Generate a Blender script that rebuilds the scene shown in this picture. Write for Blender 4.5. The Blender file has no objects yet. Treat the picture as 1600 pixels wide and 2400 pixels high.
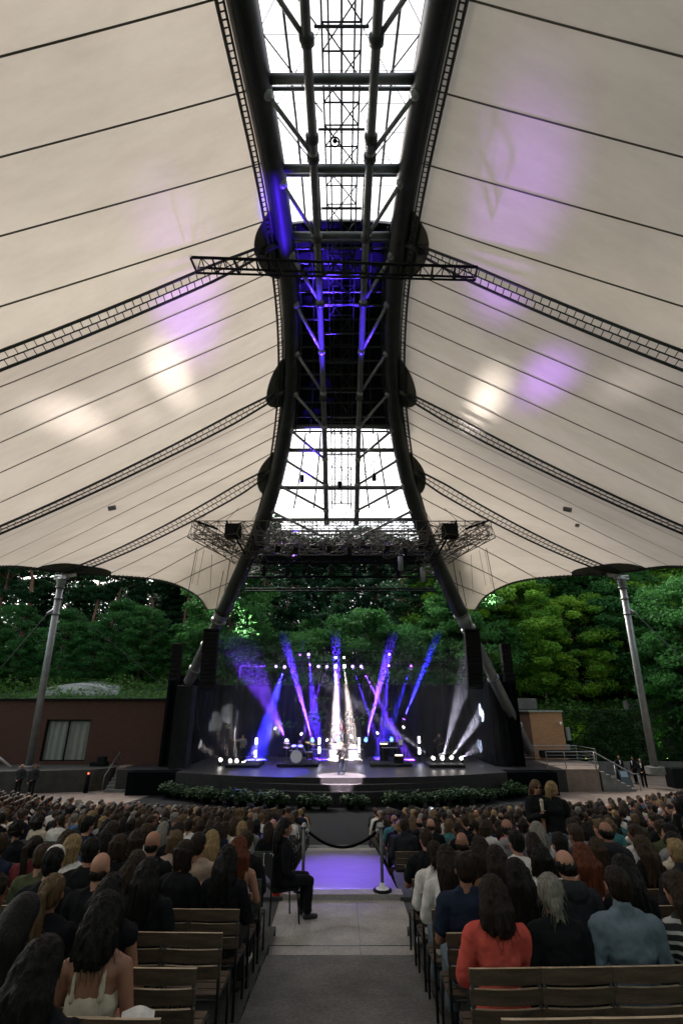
import bpy, bmesh, math, random
import numpy as np
from mathutils import Vector, Matrix, noise
R = math.radians
PI = math.pi
V = Vector
random.seed(7)
S = bpy.context.scene
COL = S.collection

# ------------------------------------------------------------------ camera
F, PITCH = 1142.0, R(21.5)
CT, ST = math.cos(PITCH), math.sin(PITCH)
cd = bpy.data.cameras.new('camera'); cam = bpy.data.objects.new('camera', cd); COL.objects.link(cam)
cd.sensor_fit = 'VERTICAL'; cd.sensor_height = 36; cd.lens = 36 * F / 2400
cd.clip_start = 0.05; cd.clip_end = 1500
cam.rotation_euler = (PI / 2 + PITCH, 0, 0)
S.camera = cam

# ------------------------------------------------------------------ sky, sun, exposure
W = bpy.data.worlds.new('World'); S.world = W; W.use_nodes = True
nt = W.node_tree; nt.nodes.clear()
sky = nt.nodes.new('ShaderNodeTexSky'); sky.sky_type = 'NISHITA'; sky.sun_disc = False
SUN_EL, SUN_AZ = 41, 322          # azimuth clockwise from +Y
sky.sun_elevation = R(SUN_EL); sky.sun_rotation = R(SUN_AZ)
sky.dust_density = 4; sky.air_density = 1.0; sky.ozone_density = 1.0
hs = nt.nodes.new('ShaderNodeHueSaturation'); hs.inputs['Saturation'].default_value = 0.3
bg = nt.nodes.new('ShaderNodeBackground'); bg.inputs['Strength'].default_value = 0.15
wo = nt.nodes.new('ShaderNodeOutputWorld')
nt.links.new(sky.outputs[0], hs.inputs['Color']); nt.links.new(hs.outputs[0], bg.inputs[0]); nt.links.new(bg.outputs[0], wo.inputs[0])
sd = bpy.data.lights.new('sun', 'SUN'); sd.energy = 1.35; sd.angle = R(24); sd.color = (1, .91, .78)
sun = bpy.data.objects.new('sun', sd); COL.objects.link(sun)
az = R(SUN_AZ); el = R(SUN_EL)
sdir = V((math.sin(az) * math.cos(el), math.cos(az) * math.cos(el), math.sin(el)))
sun.rotation_euler = (-sdir).to_track_quat('-Z', 'Y').to_euler()
S.view_settings.view_transform = 'Standard'; S.view_settings.look = 'None'
S.view_settings.exposure = 1.45; S.view_settings.gamma = 1
S.cycles.use_denoising = True
S.cycles.max_bounces = 8; S.cycles.diffuse_bounces = 4; S.cycles.glossy_bounces = 2
S.cycles.transmission_bounces = 4; S.cycles.transparent_max_bounces = 12; S.cycles.volume_bounces = 0
S.cycles.sample_clamp_indirect = 3.0; S.cycles.caustics_reflective = False; S.cycles.caustics_refractive = False

# ------------------------------------------------------------------ helpers
def ray(px, py):
    v = py - 1200
    return V((px - 800, F * CT + v * ST, F * ST - v * CT))
def at(px, py, Y):
    r = ray(px, py); return r * (Y / r.y)
def atz(px, py, z):
    r = ray(px, py); return r * (z / r.z)
def proj(p):
    zc = p[1] * CT + p[2] * ST; up = -p[1] * ST + p[2] * CT
    return 800 + p[0] / zc * F, 1200 - up / zc * F, zc
def lerp(a, b, t): return a + (b - a) * t

def tag(o, label=None, cat=None, group=None, kind=None):
    if label: o['label'] = label
    if cat: o['category'] = cat
    if group: o['group'] = group
    if kind: o['kind'] = kind
    return o
def empty(name, loc=(0, 0, 0), rz=0, label=None, cat=None, group=None):
    o = bpy.data.objects.new(name, None); COL.objects.link(o); o.location = loc; o.rotation_euler = (0, 0, rz)
    o.empty_display_size = .2
    return tag(o, label, cat, group)

class MB:
    def __init__(s): s.v = []; s.f = []; s.m = []; s.mi = 0
    def add(s, vs, fs):
        n = len(s.v); s.v += [tuple(v) for v in vs]; s.f += [tuple(n + i for i in f) for f in fs]; s.m += [s.mi] * len(fs)
        return s
    def box(s, c, d, rz=0, rx=0, ry=0):
        M = Matrix.Translation(V(c)) @ Matrix.Rotation(rz, 4, 'Z') @ Matrix.Rotation(ry, 4, 'Y') @ Matrix.Rotation(rx, 4, 'X')
        x, y, z = d[0] / 2, d[1] / 2, d[2] / 2
        vs = [M @ V((a * x, b * y, e * z)) for a in (-1, 1) for b in (-1, 1) for e in (-1, 1)]
        return s.add(vs, [(0, 1, 3, 2), (4, 6, 7, 5), (0, 4, 5, 1), (2, 3, 7, 6), (0, 2, 6, 4), (1, 5, 7, 3)])
    def tube(s, a, b, r0, r1=None, n=6, cap=True):
        return s.path([a, b], [r0, r0 if r1 is None else r1], n, cap)
    def path(s, pts, rr, n=6, cap=True):
        pts = [V(p) for p in pts]
        if not hasattr(rr, '__len__'): rr = [rr] * len(pts)
        up = None; vs = []
        for i, p in enumerate(pts):
            d = (pts[min(i + 1, len(pts) - 1)] - pts[max(i - 1, 0)])
            d = d.normalized() if d.length > 1e-9 else V((0, 0, 1))
            if up is None:
                up = V((0, 0, 1)) if abs(d.z) < .9 else V((1, 0, 0))
            sd_ = d.cross(up).normalized(); up = sd_.cross(d).normalized()
            for k in range(n):
                a = 2 * PI * k / n
                vs.append(p + (sd_ * math.cos(a) + up * math.sin(a)) * rr[i])
        fs = []
        for i in range(len(pts) - 1):
            for k in range(n):
                fs.append((i * n + k, i * n + (k + 1) % n, (i + 1) * n + (k + 1) % n, (i + 1) * n + k))
        if cap: fs += [tuple(range(n - 1, -1, -1)), tuple(range((len(pts) - 1) * n, len(pts) * n))]
        return s.add(vs, fs)
    def ell(s, c, r, M=None, nu=14, nv=9):
        vs = []; fs = []
        if not hasattr(r, '__len__'): r = (r, r, r)
        M = M or Matrix.Identity(3); c = V(c)
        vs.append(c + M @ V((0, 0, r[2])))
        for j in range(1, nv):
            t = PI * j / nv
            for k in range(nu):
                a = 2 * PI * k / nu
                vs.append(c + M @ V((r[0] * math.sin(t) * math.cos(a), r[1] * math.sin(t) * math.sin(a), r[2] * math.cos(t))))
        vs.append(c + M @ V((0, 0, -r[2])))
        for k in range(nu): fs.append((0, 1 + k, 1 + (k + 1) % nu))
        for j in range(nv - 2):
            for k in range(nu):
                a = 1 + j * nu; b = a + nu
                fs.append((a + k, b + k, b + (k + 1) % nu, a + (k + 1) % nu))
        l = len(vs) - 1; a = 1 + (nv - 2) * nu
        for k in range(nu): fs.append((a + k, l, a + (k + 1) % nu))
        return s.add(vs, fs)
    def cap(s, a, b, r0, r1=None, n=10):            # capsule with round ends
        a = V(a); b = V(b); r1 = r0 if r1 is None else r1
        d = b - a; L = max(d.length, 1e-6); d = d / L
        pts = []; rr = []
        for t in (-.999, -.8, -.45, 0): pts.append(a + d * r0 * t); rr.append(r0 * math.sqrt(1 - t * t))
        for t in (0, .45, .8, .999): pts.append(b + d * r1 * t); rr.append(r1 * math.sqrt(1 - t * t))
        return s.path(pts, rr, n)
    def grid(s, fn, nu, nv):
        vs = [fn(i / nu, j / nv) for i in range(nu + 1) for j in range(nv + 1)]
        fs = [(i * (nv + 1) + j, (i + 1) * (nv + 1) + j, (i + 1) * (nv + 1) + j + 1, i * (nv + 1) + j + 1) for i in range(nu) for j in range(nv)]
        return s.add(vs, fs)
    def lathe(s, prof, n=24, c=(0, 0, 0)):
        c = V(c); vs = []; fs = []
        for r, z in prof:
            for k in range(n):
                a = 2 * PI * k / n; vs.append(c + V((r * math.cos(a), r * math.sin(a), z)))
        for i in range(len(prof) - 1):
            for k in range(n): fs.append((i * n + k, i * n + (k + 1) % n, (i + 1) * n + (k + 1) % n, (i + 1) * n + k))
        return s.add(vs, fs)
    def prism(s, poly, z0, z1):
        n = len(poly); vs = [(x, y, z0) for x, y in poly] + [(x, y, z1) for x, y in poly]
        return s.add(vs, [tuple(range(n - 1, -1, -1)), tuple(range(n, 2 * n))] + [(i, (i + 1) % n, n + (i + 1) % n, n + i) for i in range(n)])
    def mesh(s, name, mats, smooth=False):
        me = bpy.data.meshes.new(name); me.from_pydata(s.v, [], s.f)
        for m in (mats if isinstance(mats, (list, tuple)) else [mats]): me.materials.append(m)
        if any(s.m): me.polygons.foreach_set('material_index', s.m)
        me.polygons.foreach_set('use_smooth', [smooth] * len(s.f))
        me.update(); return me
    def build(s, name, mats, parent=None, smooth=False, bevel=0, loc=None, **kw):
        o = bpy.data.objects.new(name, s.mesh(name, mats, smooth)); COL.objects.link(o)
        if parent: o.parent = parent
        if loc is not None: o.location = loc
        if bevel:
            b = o.modifiers.new('bevel', 'BEVEL'); b.width = bevel; b.segments = 2; b.limit_method = 'ANGLE'
        return tag(o, **kw) if kw else o

def truss(mb, a, b, w=.5, h=.5, bay=.8, r=.03, rd=.016, up=V((0, 0, 1)), n=5):
    a = V(a); b = V(b); d = b - a; L = d.length; d = d.normalized()
    sx = d.cross(up).normalized(); uz = sx.cross(d).normalized()
    cor = [sx * (i * w / 2) + uz * (j * h / 2) for i, j in ((-1, -1), (1, -1), (1, 1), (-1, 1))]
    for c in cor: mb.tube(a + c, b + c, r, n=n)
    k = max(1, round(L / bay))
    for i in range(k + 1):
        p = a + d * (L * i / k)
        for q in range(4): mb.tube(p + cor[q], p + cor[(q + 1) % 4], rd, n=4)
        if i < k:
            p2 = a + d * (L * (i + 1) / k)
            for q in range(4):
                c0, c1 = cor[q], cor[(q + 1) % 4]
                if (i + q) % 2: c0, c1 = c1, c0
                mb.tube(p + c0, p2 + c1, rd, n=4)

# ------------------------------------------------------------------ materials
def mat(name, col, rough=.6, metal=0, var=0, vs=4.0, bump=0, bs=30.0, emit=None, es=0, trans=0, obj_rand=0, spec=.5, stretch=None, kind='noise'):
    m = bpy.data.materials.new(name); m.use_nodes = True
    t = m.node_tree; p = t.nodes['Principled BSDF']; L = t.links
    c4 = (*col, 1)
    p.inputs['Base Color'].default_value = c4; p.inputs['Roughness'].default_value = rough; p.inputs['Metallic'].default_value = metal
    p.inputs['Specular IOR Level'].default_value = spec
    if emit: p.inputs['Emission Color'].default_value = (*emit, 1); p.inputs['Emission Strength'].default_value = es
    tc = t.nodes.new('ShaderNodeTexCoord'); mp = t.nodes.new('ShaderNodeMapping'); L.new(tc.outputs['Object'], mp.inputs[0])
    if stretch: mp.inputs['Scale'].default_value = stretch
    cur = None
    if var:
        nz = t.nodes.new('ShaderNodeTexNoise'); nz.inputs['Scale'].default_value = vs; nz.inputs['Detail'].default_value = 5; L.new(mp.outputs[0], nz.inputs[0])
        rp = t.nodes.new('ShaderNodeMapRange'); rp.inputs[1].default_value = .3; rp.inputs[2].default_value = .7
        rp.inputs[3].default_value = 1 - var; rp.inputs[4].default_value = 1 + var; L.new(nz.outputs[0], rp.inputs[0])
        nf = t.nodes.new('ShaderNodeTexNoise'); nf.inputs['Scale'].default_value = vs * 14; nf.inputs['Detail'].default_value = 3; L.new(mp.outputs[0], nf.inputs[0])
        rf = t.nodes.new('ShaderNodeMapRange'); rf.inputs[1].default_value = .3; rf.inputs[2].default_value = .7; rf.inputs[3].default_value = 1 - var * .8; rf.inputs[4].default_value = 1 + var * .8; L.new(nf.outputs[0], rf.inputs[0])
        mm = t.nodes.new('ShaderNodeMath'); mm.operation = 'MULTIPLY'; L.new(rp.outputs[0], mm.inputs[0]); L.new(rf.outputs[0], mm.inputs[1])
        mx = t.nodes.new('ShaderNodeVectorMath'); mx.operation = 'SCALE'; mx.inputs[0].default_value = col; L.new(mm.outputs[0], mx.inputs['Scale'])
        cur = mx.outputs[0]
        L.new(cur, p.inputs['Base Color'])
    if obj_rand:
        oi = t.nodes.new('ShaderNodeObjectInfo'); h = t.nodes.new('ShaderNodeHueSaturation')
        a = t.nodes.new('ShaderNodeMapRange'); a.inputs[3].default_value = 1 - obj_rand; a.inputs[4].default_value = 1 + obj_rand; L.new(oi.outputs['Random'], a.inputs[0])
        L.new(a.outputs[0], h.inputs['Value'])
        if cur: L.new(cur, h.inputs['Color'])
        else: h.inputs['Color'].default_value = c4
        L.new(h.outputs[0], p.inputs['Base Color'])
    if bump:
        nb = t.nodes.new('ShaderNodeTexNoise'); nb.inputs['Scale'].default_value = bs; nb.inputs['Detail'].default_value = 4; L.new(mp.outputs[0], nb.inputs[0])
        b = t.nodes.new('ShaderNodeBump'); b.inputs['Strength'].default_value = bump; b.inputs['Distance'].default_value = .02; L.new(nb.outputs[0], b.inputs['Height']); L.new(b.outputs[0], p.inputs['Normal'])
    if trans:
        tr = t.nodes.new('ShaderNodeBsdfTranslucent'); ms = t.nodes.new('ShaderNodeMixShader'); ms.inputs[0].default_value = trans
        src = p.inputs['Base Color'].links[0].from_socket if p.inputs['Base Color'].links else None
        if src: L.new(src, tr.inputs[0])
        else: tr.inputs[0].default_value = c4
        L.new(p.outputs[0], ms.inputs[1]); L.new(tr.outputs[0], ms.inputs[2]); L.new(ms.outputs[0], t.nodes['Material Output'].inputs[0])
    return m

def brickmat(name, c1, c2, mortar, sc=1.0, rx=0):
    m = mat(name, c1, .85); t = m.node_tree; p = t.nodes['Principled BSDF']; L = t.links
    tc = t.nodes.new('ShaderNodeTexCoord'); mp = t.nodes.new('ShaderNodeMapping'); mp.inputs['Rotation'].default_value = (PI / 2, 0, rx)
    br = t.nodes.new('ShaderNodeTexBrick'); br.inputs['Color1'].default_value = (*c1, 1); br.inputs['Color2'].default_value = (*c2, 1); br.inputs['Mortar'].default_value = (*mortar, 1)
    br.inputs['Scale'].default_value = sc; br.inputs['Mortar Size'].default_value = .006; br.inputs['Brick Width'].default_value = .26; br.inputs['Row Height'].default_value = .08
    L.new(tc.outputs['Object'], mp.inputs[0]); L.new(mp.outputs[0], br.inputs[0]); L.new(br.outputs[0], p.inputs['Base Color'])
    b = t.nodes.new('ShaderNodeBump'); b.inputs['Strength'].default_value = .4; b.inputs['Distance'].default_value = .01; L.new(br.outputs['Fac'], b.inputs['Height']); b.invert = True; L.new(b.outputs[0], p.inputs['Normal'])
    return m

M = {}
M['steel'] = mat('dark_steel', (.028, .032, .034), .42, .25, var=.25, vs=1.2, bump=.05)
M['steel_mid'] = mat('grey_steel', (.12, .13, .135), .42, .3, var=.2, vs=2)
M['steel_light'] = mat('light_steel', (.26, .27, .29), .38, .35, var=.15, vs=3)
M['galv'] = mat('galvanised', (.30, .30, .31), .35, .7, var=.2, vs=3)
M['truss'] = mat('aluminium_truss', (.10, .092, .083), .5, .4, var=.3, vs=2)
M['black'] = mat('black_paint', (.005, .006, .007), .7, var=.3, vs=3, spec=.12)
M['cloth_black'] = mat('black_drape', (.004, .005, .006), .95, spec=0, var=.3, vs=1.5, bump=.3, bs=3, stretch=(4, 4, .3))
M['carpet'] = mat('dark_carpet', (.010, .011, .013), .95, spec=.1, var=.2, vs=30, bump=.3, bs=80)
M['stage'] = mat('stage_floor', (.020, .020, .023), .4, spec=.3, var=.3, vs=4)
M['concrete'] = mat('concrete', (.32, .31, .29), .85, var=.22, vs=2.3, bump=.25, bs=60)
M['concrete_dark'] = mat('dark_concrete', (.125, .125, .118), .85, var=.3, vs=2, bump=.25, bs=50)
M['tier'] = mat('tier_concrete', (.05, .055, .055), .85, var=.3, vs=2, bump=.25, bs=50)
M['ramp'] = mat('ramp_boards', (.12, .11, .11), .4, var=.35, vs=3, bump=.4, bs=6, stretch=(.6, 7, 1))
M['terrace'] = mat('terrace_wall', (.035, .035, .031), .9, var=.3, vs=2, bump=.2, bs=30)
M['pave'] = mat('paving', (.17, .13, .105), .9, var=.25, vs=1.5, bump=.3, bs=40)
M['wood'] = mat('chair_wood', (.075, .052, .034), .5, var=.45, vs=6, bump=.15, bs=30, stretch=(.5, 6, 6), obj_rand=.15)
M['wood_dark'] = mat('weathered_wood', (.05, .056, .045), .55, var=.45, vs=6, bump=.15, bs=30, stretch=(.5, 6, 6), obj_rand=.2)
M['wood_edge'] = mat('worn_wood_edge', (.42, .33, .22), .45, var=.3, vs=8)
M['chairframe'] = mat('chair_frame', (.02, .022, .024), .35, .5)
M['bark'] = mat('bark', (.10, .07, .055), .9, var=.4, vs=8, bump=.8, bs=12, stretch=(3, 3, .5))
M['pinebark'] = mat('pine_bark', (.20, .105, .07), .9, var=.4, vs=6, bump=.8, bs=12, stretch=(3, 3, .5))
M['glass'] = mat('lamp_lens', (.6, .6, .7), .2)
M['white'] = mat('white_paint', (.75, .75, .74), .5, var=.05)
M['red'] = mat('red_paint', (.45, .03, .02), .35)
M['seam'] = mat('membrane_seam', (.13, .12, .095), .8)
M['patch'] = mat('membrane_patch', (.085, .08, .068), .85, var=.15, vs=10)
M['brick'] = brickmat('red_brick', (.072, .026, .015), (.052, .019, .012), (.03, .014, .010))
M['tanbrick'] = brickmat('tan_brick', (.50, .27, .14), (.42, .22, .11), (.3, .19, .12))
M['tanbrick_shade'] = brickmat('tan_brick_shaded', (.13, .07, .045), (.11, .06, .038), (.08, .05, .035), rx=PI / 2)  # tan brick again, with the side wall's shade put into its colours

# membrane
def membrane_mat():
    m = bpy.data.materials.new('membrane'); m.use_nodes = True; t = m.node_tree; L = t.links
    p = t.nodes['Principled BSDF']; p.inputs['Roughness'].default_value = .6
    tc = t.nodes.new('ShaderNodeTexCoord')
    n1 = t.nodes.new('ShaderNodeTexNoise'); mpn = t.nodes.new('ShaderNodeMapping'); mpn.inputs['Scale'].default_value = (.35, 1.6, .6); L.new(tc.outputs['Object'], mpn.inputs[0]); n1.inputs['Scale'].default_value = .5; n1.inputs['Detail'].default_value = 6; n1.inputs['Roughness'].default_value = .7; L.new(mpn.outputs[0], n1.inputs[0])
    rp = t.nodes.new('ShaderNodeValToRGB'); rp.color_ramp.elements[0].position = .3; rp.color_ramp.elements[0].color = (.555, .485, .41, 1); rp.color_ramp.elements[1].position = .62; rp.color_ramp.elements[1].color = (.66, .585, .50, 1)
    L.new(n1.outputs[0], rp.inputs[0]); L.new(rp.outputs[0], p.inputs['Base Color'])
    tr = t.nodes.new('ShaderNodeBsdfTranslucent'); L.new(rp.outputs[0], tr.inputs[0])
    ms = t.nodes.new('ShaderNodeMixShader'); ms.inputs[0].default_value = .235
    L.new(p.outputs[0], ms.inputs[1]); L.new(tr.outputs[0], ms.inputs[2]); L.new(ms.outputs[0], t.nodes['Material Output'].inputs[0])
    return m
M['membrane'] = membrane_mat()

def leafmat(name, c1, c2, tr=.35):
    m = bpy.data.materials.new(name); m.use_nodes = True; t = m.node_tree; L = t.links
    p = t.nodes['Principled BSDF']; p.inputs['Roughness'].default_value = .6; p.inputs['Specular IOR Level'].default_value = .15
    oi = t.nodes.new('ShaderNodeObjectInfo'); tc = t.nodes.new('ShaderNodeTexCoord')
    nz = t.nodes.new('ShaderNodeTexNoise'); nz.inputs['Scale'].default_value = .9; nz.inputs['Detail'].default_value = 3; L.new(tc.outputs['Object'], nz.inputs[0])
    ad = t.nodes.new('ShaderNodeMath'); ad.operation = 'MULTIPLY_ADD'; ad.inputs[1].default_value = .7; L.new(oi.outputs['Random'], ad.inputs[0]); 
    sb = t.nodes.new('ShaderNodeMath'); sb.operation = 'SUBTRACT'; sb.inputs[1].default_value = .35; L.new(nz.outputs[0], sb.inputs[0]); L.new(sb.outputs[0], ad.inputs[2])
    mx = t.nodes.new('ShaderNodeMix'); mx.data_type = 'RGBA'; mx.inputs[6].default_value = (*c1, 1); mx.inputs[7].default_value = (*c2, 1); L.new(ad.outputs[0], mx.inputs[0])
    L.new(mx.outputs[2], p.inputs['Base Color'])
    trn = t.nodes.new('ShaderNodeBsdfTranslucent'); L.new(mx.outputs[2], trn.inputs[0]); ms = t.nodes.new('ShaderNodeMixShader'); ms.inputs[0].default_value = tr
    L.new(p.outputs[0], ms.inputs[1]); L.new(trn.outputs[0], ms.inputs[2]); L.new(ms.outputs[0], t.nodes['Material Output'].inputs[0])
    return m
M['leaf'] = leafmat('leaf_bright', (.075, .25, .04), (.27, .46, .05), .5)
M['leaf_d'] = leafmat('leaf_dark', (.032, .125, .036), (.07, .21, .05), .45)
M['needle'] = leafmat('needles', (.012, .048, .024), (.028, .09, .034), .3)
M['ivy'] = leafmat('ivy_leaf', (.02, .06, .02), (.045, .10, .03), .15)
M['bank'] = leafmat('bank_leaf', (.05, .17, .04), (.14, .28, .06), .4)
M['fern'] = leafmat('planter_leaf', (.010, .034, .014), (.026, .058, .018), .1)
# ------------------------------------------------------------------ arches
AC = [(-16, 10.5, 6.6), (-10, 14.6, 5.0), (-4, 17.4, 3.95), (2, 18.9, 3.35), (7.6, 19.3, 2.97), (14, 19.5, 2.63), (20, 18.3, 2.62), (25, 15.5, 3.27), (28.8, 11.5, 4.75), (32, 7, 7.2), (36, 1.6, 10.6), (39.2, -3.9, 13.9)]
def crom(P, u):
    i = max(0, min(len(P) - 2, int(math.floor(u)))); f = u - i
    g = lambda k: V(P[max(0, min(len(P) - 1, k))])
    p0, p1, p2, p3 = g(i - 1), g(i), g(i + 1), g(i + 2)
    return .5 * ((2 * p1) + (p2 - p0) * f + (2 * p0 - 5 * p1 + 4 * p2 - p3) * f * f + (3 * p1 - p0 - 3 * p2 + p3) * f ** 3)
def archu(u):                       # u -> point on the +x arch axis
    y, z, x = crom(AC, u); return V((x, y, z))
def uY(Y):
    lo, hi = 0., len(AC) - 1.
    for _ in range(40):
        m = (lo + hi) / 2
        if crom(AC, m)[0] < Y: lo = m
        else: hi = m
    return lo
def archY(Y): return archu(uY(Y))
def arch_py(py):                    # Y of the arch point seen at picture height py
    lo, hi = 2., 39.
    for _ in range(40):
        m = (lo + hi) / 2
        if proj(archY(m))[1] < py: lo = m
        else: hi = m
    return lo
def sx(p, s): return V((p[0] * s, p[1], p[2]))

SP = 'two parallel tube arches'
for s in (-1, 1):
    side = 'brick hall' if s < 0 else 'ivy wall'
    root = empty('tube_arch', archY(38.5) if s > 0 else sx(archY(38.5), -1), 0, f'huge dark steel tube arch landing on the {side} side of the stage', 'roof arch', SP)
    root.location = (0, 0, 0)
    us = [i * .1 for i in range(0, int((uY(33.0)) * 10) + 1)]
    MB().path([sx(archu(u), s) for u in us] + [sx(archY(33.05), s)], .475, 20).build('arch_tube', M['steel'], root, True)
    a, b = sx(archY(33.0), s), sx(archY(38.8 if s > 0 else 36.1), s)
    MB().path([a, a + (b - a) * .06, a + (b - a) * .1, b], [.47, .47, .36, .34], 20).build('support_tube', M['galv'] if s < 0 else M['steel_light'], root, True)
    if s < 0: MB().box((b.x - .1, b.y + .2, -2.0), (1.1, 1.1, 6.4)).build('pier', M['black'], root, bevel=.04)
    for f in (.0, .1, .45, .8):
        q = a + (b - a) * f; MB().tube(q, q + (b - a).normalized() * .12, .52 if f < .2 else .42, n=20).build('flange', M['steel_mid'], root, True)

# spine: lower chords, cross tubes, diagonals, catwalk, all one welded frame
spine = empty('spine_truss', (0, 0, 0), 0, 'dark tubular spine truss with cross tubes, diagonals and catwalk between the two arches', 'roof truss')
def chordY(Y, s):
    p = archY(Y); w = 1.07 - max(0, (Y - 20)) * .012
    return V((s * w, Y, p.z - .35))
YN = [arch_py(py) for py in (0, 215, 420, 590, 725, 835, 935, 1040, 1130, 1215)]
for s in (-1, 1):
    MB().path([chordY(y, s) for y in np.linspace(-6, 29.2, 60)], .155, 12).build('lower_chord', M['steel_mid'], spine, True)
    for py in (78, 310, 355, 545, 700, 920):
        y = arch_py(py); d = (chordY(y + .1, s) - chordY(y - .1, s)).normalized(); q = chordY(y, s)
        MB().tube(q - d * .12, q + d * .12, .24, n=14).build('chord_flange', M['steel'], spine, True)
Yd = [arch_py(p) for p in (80, 350, 545, 695, 812, 910, 990, 1065, 1125, 1185, 1250)]
Ya = [arch_py(p) for p in (-150, 210, 420, 590, 705, 820, 915, 1000, 1070, 1130, 1190)]
for k in range(11):
    for s in (-1, 1):
        a = sx(archY(Ya[k]), s) + V((-s * .3, 0, -.25)); b = chordY(Yd[k], s)
        MB().tube(a, b, .085, n=10).ell(b, .2).ell(a, .2).build('diagonal', M['steel_light'], spine, True)
for py, two in ((-160, 1), (185, 1), (395, 1), (552, 1), (1000, 0), (1055, 1), (1143, 1), (1218, 1)):
    y = arch_py(py); a = archY(y)
    mb = MB().tube(sx(a, -1), a, .16 if py < 900 else .13, n=14)
    if two and py < 900:
        b = archY(y + .45); b.z += .3; mb.tube(sx(b, -1), b, .07, n=8)
    mb.build('cross_tube', M['steel_mid'], spine, True)
# catwalk ladder in the middle
mb = MB()
cw = lambda y, x, dz=.55: V((x, y, archY(y).z + dz))
ys = np.linspace(-6, 29, 56)
for x in (-.62, -.42, .42, .62): mb.path([cw(y, x, .35 if abs(x) > .5 else .6) for y in ys], .035, 6)
mb.path([cw(y, 0, .75) for y in ys], .045, 6)
for k in range(46):
    y = -5 + k * .75
    mb.tube(cw(y, -.62, .35), cw(y, .62, .35), .03, n=5)
    if k % 2 == 0:
        mb.tube(cw(y, -.85, .1), cw(y, .85, .1), .05, n=6)
        mb.tube(cw(y, -.62, .35), cw(y + 1.5, .62, .35), .025, n=5)
    else: mb.tube(cw(y, .62, .35), cw(y + 1.5, -.62, .35), .025, n=5)
mb.build('catwalk_frame', M['steel'], spine)
# small round item clamped to the catwalk
MB().path([cw(12.0, -.25, .2) + V((.17 * math.cos(a), .17 * math.sin(a), 0)) for a in np.linspace(0, 2 * PI, 17)], .035, 6).ell(cw(12.0, -.25, .25), (.09, .09, .06)).build('cable_coil', M['black'], spine)

# glazing between the arches + dark closed middle roof
def roofstrip(mb, y0, y1, dz, n=24, wf=.96):
    mb.grid(lambda u, v: V((lerp(-1, 1, v) * archY(lerp(y0, y1, u)).x * wf, lerp(y0, y1, u), archY(lerp(y0, y1, u)).z + dz + .25 * (1 - (2 * v - 1) ** 2))), n, 6)
YD0, YD1 = arch_py(557), arch_py(1040)
YD2 = arch_py(1216)
g = bpy.data.materials.new('skylight_glazing'); g.use_nodes = True; t = g.node_tree; p = t.nodes['Principled BSDF']; p.inputs['Base Color'].default_value = (.85, .86, .88, 1); p.inputs['Roughness'].default_value = .15
tb = t.nodes.new('ShaderNodeBsdfTransparent'); tb.inputs[0].default_value = (.93, .93, .95, 1); ms = t.nodes.new('ShaderNodeMixShader'); ms.inputs[0].default_value = .55
tl = t.nodes.new('ShaderNodeBsdfTranslucent'); tl.inputs[0].default_value = (.66, .655, .66, 1)
t.links.new(tl.outputs[0], ms.inputs[1]); t.links.new(tb.outputs[0], ms.inputs[2]); t.links.new(ms.outputs[0], t.nodes['Material Output'].inputs[0]); M['glazing'] = g
for y0, y1, nm, lb in ((-8, YD0, 'skylight', 'clear ridge skylight with dark bars over the seats above the arches'), (YD1, YD2, 'skylight', 'clear ridge skylight with dark bars just before the lighting rig')):
    r_ = empty(nm, (0, 0, 0), 0, lb, 'skylight', 'ridge skylights')
    mb = MB(); roofstrip(mb, y0, y1, .8); mb.build('glass_pane', M['glazing'], r_, True)
    mb = MB()
    for f in (-.88, -.62, -.36, .36, .62, .88):
        mb.path([V((f * archY(y).x, y, archY(y).z + .72)) for y in np.linspace(y0, y1, 30)], .05, 6)
    for y in np.arange(y0, y1, 1.0): mb.tube(V((-archY(y).x * .95, y, archY(y).z + .74)), V((archY(y).x * .95, y, archY(y).z + .74)), .012, n=4)
    # wind bracing rods
    k = 0
    for y in np.arange(y0, y1 - 2.4, 2.4):
        for s in (-1, 1):
            mb.tube(V((s * archY(y).x * .9, y, archY(y).z + .6)), V((s * .7, y + 2.4, archY(y + 2.4).z + .6)), .025, n=5)
            mb.tube(V((s * .7, y, archY(y).z + .6)), V((s * archY(y + 2.4).x * .9, y + 2.4, archY(y + 2.4).z + .6)), .012, n=4)
    mb.build('glazing_bar', M['steel'], r_)
r_ = empty('ridge_roof', (0, 0, 0), 0, 'dark opaque ridge roof panels closing the middle of the spine between two skylights', 'roof')
mb = MB(); roofstrip(mb, YD0, YD1, .86, wf=1.08); roofstrip(mb, YD0, YD1, .92, wf=1.08); mb.build('roof_panel', M['black'], r_)
mb = MB()
for y in np.linspace(YD0 + .3, YD1 - .1, 15):
    mb.tube(V((-archY(y).x * .9, y, archY(y).z + .7)), V((archY(y).x * .9, y, archY(y).z + .7)), .06, n=6)
for f in (-.8, -.55, .55, .8): mb.path([V((f * archY(y).x, y, archY(y).z + .68)) for y in np.linspace(YD0, YD1, 20)], .04, 6)
mb.build('roof_beam', M['steel'], r_)
# small lamps hanging under front skylight
for px, py in ((708, 1115), (876, 1112), (795, 1130)):
    q = at(px, py, arch_py(py) - .3)
    MB().tube(q + V((0, 0, .5)), q, .03, n=6).box(q - V((0, 0, .2)), (.22, .22, .42), .2).build('hanging_lamp', M['black'], None, label={708: 'small black lamp hanging below the front skylight on the brick hall side', 876: 'small black lamp hanging below the front skylight on the ivy wall side', 795: 'small black lamp clamped in the middle of the front skylight catwalk'}[px], cat='lamp', group='lamps under the front skylight')

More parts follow.
